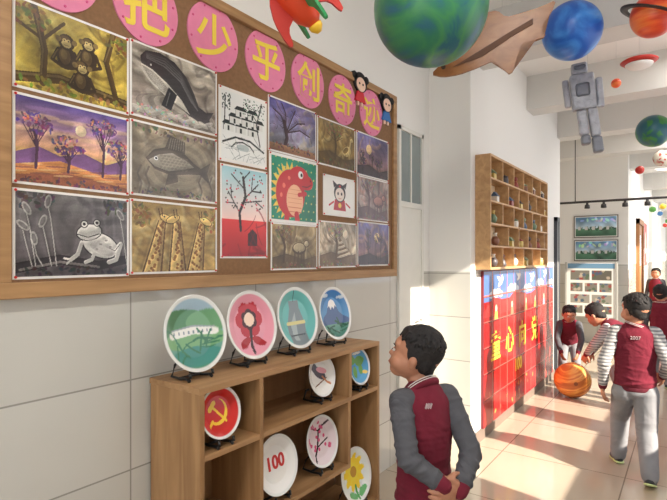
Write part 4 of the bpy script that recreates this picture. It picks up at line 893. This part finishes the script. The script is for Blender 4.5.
def person(loc, rz, J, label, vox=.006, slv=None, group=None, txt=None, scale=1., hairseed=0, W=1., sl=1., hs=1., lg=1.):
    r = root('person', loc, R(rz), label, 'person', group); r.scale = (scale,)*3
    V = Vector; slv = slv or mSlv
    pel, chest, neck, hc = V(J['pelvis']), V(J['chest']), V(J['neck']), V(J['head'])
    HM = Matrix.Translation(hc) @ Matrix.Rotation(R(J.get('hy', 0)), 4, 'Z') @ Matrix.Rotation(R(J.get('hp', 0)), 4, 'X') @ Matrix.Scale(hs, 4)
    def h(c, rr_, rot=0): return ('e', HM @ Matrix.Translation(c) @ Matrix.Rotation(rot, 4, 'X') @ Matrix.Diagonal((*rr_, 1)))
    def hcap(a, ra, b, rb): return cap(HM @ V(a), ra, HM @ V(b), rb)
    sh = {-1: V(J['shL']), 1: V(J['shR'])}; el_ = {-1: V(J['elL']), 1: V(J['elR'])}; wr = {-1: V(J['wrL']), 1: V(J['wrR'])}
    hp = {-1: V(J['hipL']), 1: V(J['hipR'])}; kn = {-1: V(J['knL']), 1: V(J['knR'])}; an = {-1: V(J['anL']), 1: V(J['anR'])}
    side = (sh[1]-sh[-1]).normalized()
    B = [h((0, -.014, .022), (.076, .088, .08)), h((0, .010, -.024), (.068, .070, .068)), h((0, .040, -.068), (.036, .033, .026)), h((-.036, .040, -.036), (.031, .030, .031)), h((.036, .040, -.036), (.031, .030, .031)),
         h((0, .060, .028), (.050, .017, .024)), hcap((0, .073, .004), .0055, (0, .0835, -.018), .0085), h((-.009, .078, -.021), (.0065, .006, .005)), h((.009, .078, -.021), (.0065, .006, .005)),
         h((0, .0745, -.043), (.019, .0085, .006)), h((0, .0730, -.053), (.017, .0085, .006)),
         h((-.076, -.010, -.014), (.008, .016, .026)), h((.076, -.010, -.014), (.008, .016, .026)), h((-.082, -.012, -.008), (.006, .013, .017)), h((.082, -.012, -.008), (.006, .013, .017)),
         cap(neck, .040, HM @ V((0, -.02, -.06)), .038)]
    def torso(inf, z0=0., z1=1., n_=9):
        out = []; pts = [(pel, .112*W, .085), (pel.lerp(chest, .5), .108*W, .08), (chest, .122*W, .084), (chest.lerp(neck, .62), .118*W, .070), (neck-(neck-chest).normalized()*.012, .054, .047)]
        for k in range(n_+1):
            t_ = (z0+(z1-z0)*k/n_)*(len(pts)-1); i = min(int(t_), len(pts)-2); f = t_-i; a, b = pts[i], pts[i+1]
            c = a[0].lerp(b[0], f); ax, ay = a[1]*(1-f)+b[1]*f, a[2]*(1-f)+b[2]*f
            x, y_, z = align((b[0]-a[0]), side); out.append(ell(basis(x, y_, z, c) @ Matrix.Diagonal((ax+inf, ay+inf, .055, 1))))
        return out
    B += torso(-.014)
    for s in (-1, 1):
        B += [cap(sh[s], .03, el_[s], .026), cap(el_[s], .026, wr[s], .019)]
        B += hand(wr[s], J['hdL' if s < 0 else 'hdR'], J['hnL' if s < 0 else 'hnR'], J.get('ths', {-1: 1, 1: 1})[s], J.get('curl', .6))
        B += [cap(hp[s], .055, kn[s], .042), cap(kn[s], .042, an[s], .028)]
        fd = V(J['ftL' if s < 0 else 'ftR']).normalized(); B.append(cap(an[s]-V((0, 0, .02)), .026, an[s]+fd*.08-V((0, 0, .028)), .020))
    blob('body', B, vox, mSkin, r, 2)
    for s in (-1, 1):
        bm = bmesh.new(); sphere_bm(bm, HM @ Matrix.Translation((s*.028, .0718, .002)) @ Matrix.Rotation(-s*.25, 4, 'Z') @ Matrix.Diagonal((.0125, .006, .0050, 1)), 2); bmobj('eye', bm, mEyeW, r, True)
        bm = bmesh.new(); sphere_bm(bm, HM @ Matrix.Translation((s*.028, .0768, .002)) @ Matrix.Diagonal((.0058, .0025, .0052, 1)), 2); bmobj('iris', bm, mIris, r, True)
        pts = [HM @ V((s*(.014+k*.0066), .0790-k*k*.0007, .020+.0025*math.sin(k*.8))) for k in range(5)]
        tube('eyebrow', pts, [.0012, .0022, .0024, .002, .001], mHair, r, 6)
    bm = bmesh.new(); sphere_bm(bm, HM @ Matrix.Translation((0, .0785, -.0485)) @ Matrix.Diagonal((.0165, .006, .005, 1)), 2); bmobj('lips', bm, mLip, r, True)
    rr = random.Random(hairseed)
    Hh = [h((0, -.022, .034), (.081, .085, .076)), h((0, -.046, -.002), (.072, .046, .058)), h((0, .022, .074), (.058, .040, .030)), h((-.066, -.016, .022), (.015, .036, .042)), h((.066, -.016, .022), (.015, .036, .042)), h((0, -.062, -.038), (.042, .024, .028))]
    nst = 380 if vox < .006 else 90
    def sp_(q, a, e): return (e*.083*math.sin(q)*math.cos(a), -.020+e*.088*math.sin(q)*math.sin(a), .035+e*.080*math.cos(q))
    for k in range(nst):
        a = rr.uniform(0, 6.28); q = abs(rr.uniform(.0, 1.25)); da = rr.uniform(-.25, .25); e = rr.uniform(.98, 1.01)
        qe = q+.24; fr = math.sin(a) > .35
        qe = min(qe, 1.12 if fr else 1.55)
        Hh.append(hcap(sp_(q, a, e), .0042, sp_(qe, a+da, e+rr.uniform(0, .05)), .0022))
    for k in range(17): x = -.058+.00725*k; Hh.append(hcap((x, .046-abs(x)*.3, .084), .0055, (x*1.05+rr.uniform(-.005, .005), .068-abs(x)*.42, .052+rr.uniform(-.010, .008)), .0026))
    for k in range(23): a = math.pi+k*math.pi/22; Hh.append(hcap((.068*math.cos(a), -.02+.067*math.sin(a), -.01), .006, (.062*math.cos(a), -.018+.062*math.sin(a), -.050+rr.uniform(-.010, .006)+.02*abs(math.cos(a))), .0028))
    blob('hair', Hh, .0028 if vox < .006 else .0045, mHair, r, 1)
    tz = (chest-pel).normalized(); tp_ = torso(.006, 0, .95, 22)
    for k, (f, am) in enumerate(((.03, .016), (.14, .011), (.28, .006), (.42, .008), (.60, .005), (.85, .003))):
        c = pel.lerp(chest, f); q = (tz+side*(.16 if k % 2 else -.16)).normalized(); xx, yy_, zz = align(q, side)
        tp_.append(ell(basis(xx, yy_, zz, c) @ Matrix.Diagonal((.110*W+am, .084+am, .022, 1))))
    jk = blob('jacket', tp_, vox*1.1, mBurg, r, 4)
    for s in (-1, 1):
        w_ = el_[s].lerp(wr[s], .86); d_ = (wr[s]-el_[s]).normalized()
        sv = [cap(sh[s]-side*s*.025, .047*sl, sh[s], .046*sl), cap(sh[s], .045*sl, el_[s], .038*sl), cap(el_[s], .038*sl, w_, .031)]
        if vox < .006: sv += puffs(sh[s], .045*sl, el_[s], .038*sl, 5, .005, s+5)+puffs(el_[s], .038*sl, w_, .031, 6, .007, s+9)
        o = blob('sleeve', sv, vox*1.1, slv, jk, 4)
        blob('cuff', [cap(w_+d_*.006, .030, w_+d_*.026, .028)], vox, mBurg, o, 2)
    x, y_, z = align(chest-pel, side)
    blob('waistband', [ell(basis(x, y_, z, pel-z*.040+z*k*.006) @ Matrix.Diagonal((.112*W, .086, .03, 1))) for k in range(4)], vox*1.1, mat('burgundy_rib', rgb(90, 18, 36), .9, noise=.1, scale=60), jk, 3)
    nx, ny, nz = align(HM @ V((0, -.02, -.06))-neck, side)
    nb = 18; pc = [neck-nz*.002+(nx*math.cos(k*2*math.pi/nb)*.050+ny*math.sin(k*2*math.pi/nb)*.047) for k in range(nb)]
    blob('collar', [cap(pc[k], .014, pc[(k+1) % nb], .014) for k in range(nb)], min(vox, .006), mBurg, jk, 2)
    for dz in (.004, .012):
        pc = [neck+nz*dz+(nx*math.cos(k*2*math.pi/nb)*(.063-dz*.25)+ny*math.sin(k*2*math.pi/nb)*(.060-dz*.25)) for k in range(nb+1)]
        tube('collar_stripe', pc, .0018, mCloW, jk, 6)
    if txt:
        s_, size, off = txt; tp = chest.lerp(neck, .1)+V((off[0], off[1], off[2]))
        if s_ == '|||':
            for k in range(3):
                o = box('embroidered_bar', (-.0016, -.003, -.009), (.0016, .006, .009), mFaint, jk); o.location = tp+V((k*.008*math.cos(R(off[3])), k*.008*math.sin(R(off[3])), 0)); o.rotation_euler = (0, R(18), R(off[3]))
        else:
            t_ = text('lettering', s_, size, mFaint, jk, (0, 0, 0), ext=.006); t_.location = tp; t_.rotation_euler = (0, 0, R(off[3]))
    tr = [el(pel-V((0, 0, .05)), (.106*W, .083, .065))]
    for s in (-1, 1):
        tr += [cap(hp[s], .070*lg, kn[s], .056*lg), cap(kn[s], .056*lg, an[s], .045*lg)]
        if vox < .006: tr += puffs(kn[s].lerp(hp[s], .3), .060*lg, kn[s], .056*lg, 2, .004, s+20)+puffs(kn[s], .056*lg, an[s], .045*lg, 4, .005, s+30)
    blob('trousers', tr, vox*1.1, mTrou, r, 6)
    for s in (-1, 1):
        fd = V(J['ftL' if s < 0 else 'ftR']).normalized(); x = fd; sd = V((0, 0, 1)).cross(x).normalized(); upv = x.cross(sd)
        base = an[s]-upv*.055
        M = basis(x, sd, upv, base)
        so = blob('shoe', [('e', M @ Matrix.Translation((.0, 0, .032)) @ Matrix.Diagonal((.045, .033, .034, 1))), ('e', M @ Matrix.Translation((.055, 0, .022)) @ Matrix.Diagonal((.06, .036, .024, 1))), ('e', M @ Matrix.Translation((.03, 0, .028)) @ Matrix.Diagonal((.05, .032, .028, 1)))], min(vox, .006), mShoe, r, 3)
        blob('shoe_sole', [('e', M @ Matrix.Translation((-.005, 0, .006)) @ Matrix.Diagonal((.045, .035, .009, 1))), ('e', M @ Matrix.Translation((.055, 0, .006)) @ Matrix.Diagonal((.064, .039, .009, 1))), ('e', M @ Matrix.Translation((.025, 0, .006)) @ Matrix.Diagonal((.05, .034, .009, 1)))], .005, mSole, so, 1)
    return r

base = dict(pelvis=(0, 0, .62), chest=(0, .0, .86), neck=(0, -.005, 1.000), head=(0, .015, 1.105), shL=(-.112, 0, .955), shR=(.112, 0, .955),
    hipL=(-.058, 0, .56), hipR=(.058, 0, .56), knL=(-.07, .01, .31), knR=(.07, .01, .31), anL=(-.075, -.01, .06), anR=(.075, -.01, .06), ftL=(-.12, 1, 0), ftR=(.12, 1, 0),
    elL=(-.158, -.03, .75), elR=(.158, -.03, .75), wrL=(-.155, .05, .58), wrR=(.155, .05, .58), hdL=(0, .2, -1), hdR=(0, .2, -1), hnL=(1, 0, 0), hnR=(-1, 0, 0), ths={-1: 1, 1: -1})
J = dict(base); J.update(shL=(-.096, -.005, .958), shR=(.096, -.005, .958), elL=(-.122, -.095, .795), elR=(.112, -.12, .79), wrL=(-.035, -.158, .725), wrR=(.035, -.162, .70), hdL=(1, -.1, -.5), hdR=(-1, -.15, -.1), hnL=(0, 1, .1), hnR=(0, 1, .2), hy=50, hp=15, curl=.5, neck=(0, .006, .995), head=(-.012, .046, 1.102), ths={-1: 1, 1: -1})
person((-.765, 1.62, 0), 58, J, 'boy in burgundy jacket, hands behind back, looking at plates', vox=.004, txt=('|||', .035, (-.04, -.080, .080, -12)), hairseed=1, W=.84, sl=.92, hs=.98)
J = dict(base); J.update(hipL=(-.062, .0, .56), hipR=(.062, 0, .56), knL=(-.085, .17, .345), anL=(-.095, .20, .06), knR=(.065, -.02, .315), anR=(.075, -.20, .085), ftL=(-.35, 1, 0), ftR=(.1, 1, -.4),
    elL=(-.18, -.06, .76), wrL=(-.19, .01, .57), elR=(.185, -.07, .77), wrR=(.16, .06, .67), hdR=(-.3, .6, -.3), hnR=(-1, -.2, -.3), hy=42, hp=-2)
person((-.30, 3.88, 0), 6, J, 'child in burgundy jacket and grey trousers walking away', vox=.0055, slv=mSlvL, txt=('2007', .030, (0, -.086, .055, 0)), hairseed=2, W=1.06, sl=1.02, lg=1.12)
J = dict(base); J.update(pelvis=(0, -.20, .53), chest=(0, .0, .66), neck=(0, .12, .735), head=(0, .205, .80), hp=-34, hy=-12, shL=(-.11, .09, .70), shR=(.11, .09, .70),
    hipL=(-.065, -.19, .49), hipR=(.065, -.19, .49), knL=(-.09, .02, .31), knR=(.085, -.03, .30), anL=(-.10, -.06, .06), anR=(.09, -.12, .06),
    elL=(-.14, .19, .54), elR=(.14, .19, .54), wrL=(-.085, .26, .44), wrR=(.10, .26, .43), hdL=(.2, .5, -1), hdR=(-.2, .5, -1), hnL=(.5, 0, -.5), hnR=(-.5, 0, -.5))
person((-.57, 5.70, 0), 86, J, 'child in burgundy jacket bending forward reaching for the ball', vox=.006, group=None, slv=mSlvL, hairseed=3, scale=1.08)
J = dict(base); J.update(pelvis=(0, -.12, .55), chest=(0, .04, .735), neck=(0, .12, .85), head=(0, .18, .935), hp=-26, hy=14, shL=(-.11, .10, .80), shR=(.11, .10, .80),
    hipL=(-.062, -.11, .5), hipR=(.062, -.11, .5), knL=(-.08, .03, .3), knR=(.08, .02, .3), anL=(-.09, -.05, .06), anR=(.09, -.05, .06),
    elL=(-.14, .20, .62), elR=(.14, .20, .62), wrL=(-.10, .29, .47), wrR=(.09, .29, .46), hdL=(.25, .45, -1), hdR=(-.25, .45, -1), hnL=(.6, 0, -.5), hnR=(-.6, 0, -.5))
person((-1.13, 6.24, 0), 190, J, 'child in burgundy jacket leaning forward towards the ball', vox=.006, scale=.88, slv=mSlv, hairseed=4)
person((-.27, 6.7, 0), -10, dict(base), 'child in burgundy jacket standing with arms hanging', vox=.008, scale=.95, hairseed=5)
J = dict(base); J.update(knL=(-.07, .12, .33), anL=(-.07, .14, .06), anR=(.075, -.13, .07), wrL=(-.155, -.03, .58), wrR=(.155, .12, .6))
person((-.56, 11.9, 0), 170, J, 'child in burgundy jacket walking farther along the corridor', vox=.009, scale=1.03, hairseed=6)

# ------------------------------------------------------------------ LIGHT, WORLD, CAMERA
w = bpy.data.worlds.new('world'); sc.world = w; w.use_nodes = True
bg = w.node_tree.nodes['Background']; bg.inputs['Color'].default_value = (.90, .94, 1, 1); bg.inputs['Strength'].default_value = 2.1
L = bpy.data.lights.new('sun', 'SUN'); L.energy = 14; L.angle = R(.6); L.color = (1, .90, .76)
o = bpy.data.objects.new('sun', L); link(o)
az, elv = R(101), R(27); dirv = Vector((-math.sin(az)*math.cos(elv), -math.cos(az)*math.cos(elv), -math.sin(elv)))
o.rotation_euler = dirv.to_track_quat('-Z', 'Y').to_euler(); o.location = (6, 1, 6)
cam = bpy.data.cameras.new('camera'); cam.lens = 27.0; cam.sensor_width = 36; cam.shift_y = .012; cam.clip_start = .02
co = bpy.data.objects.new('camera', cam); link(co); co.location = (0, 0, 1.45); co.rotation_euler = (R(90), 0, R(35.5))
sc.camera = co
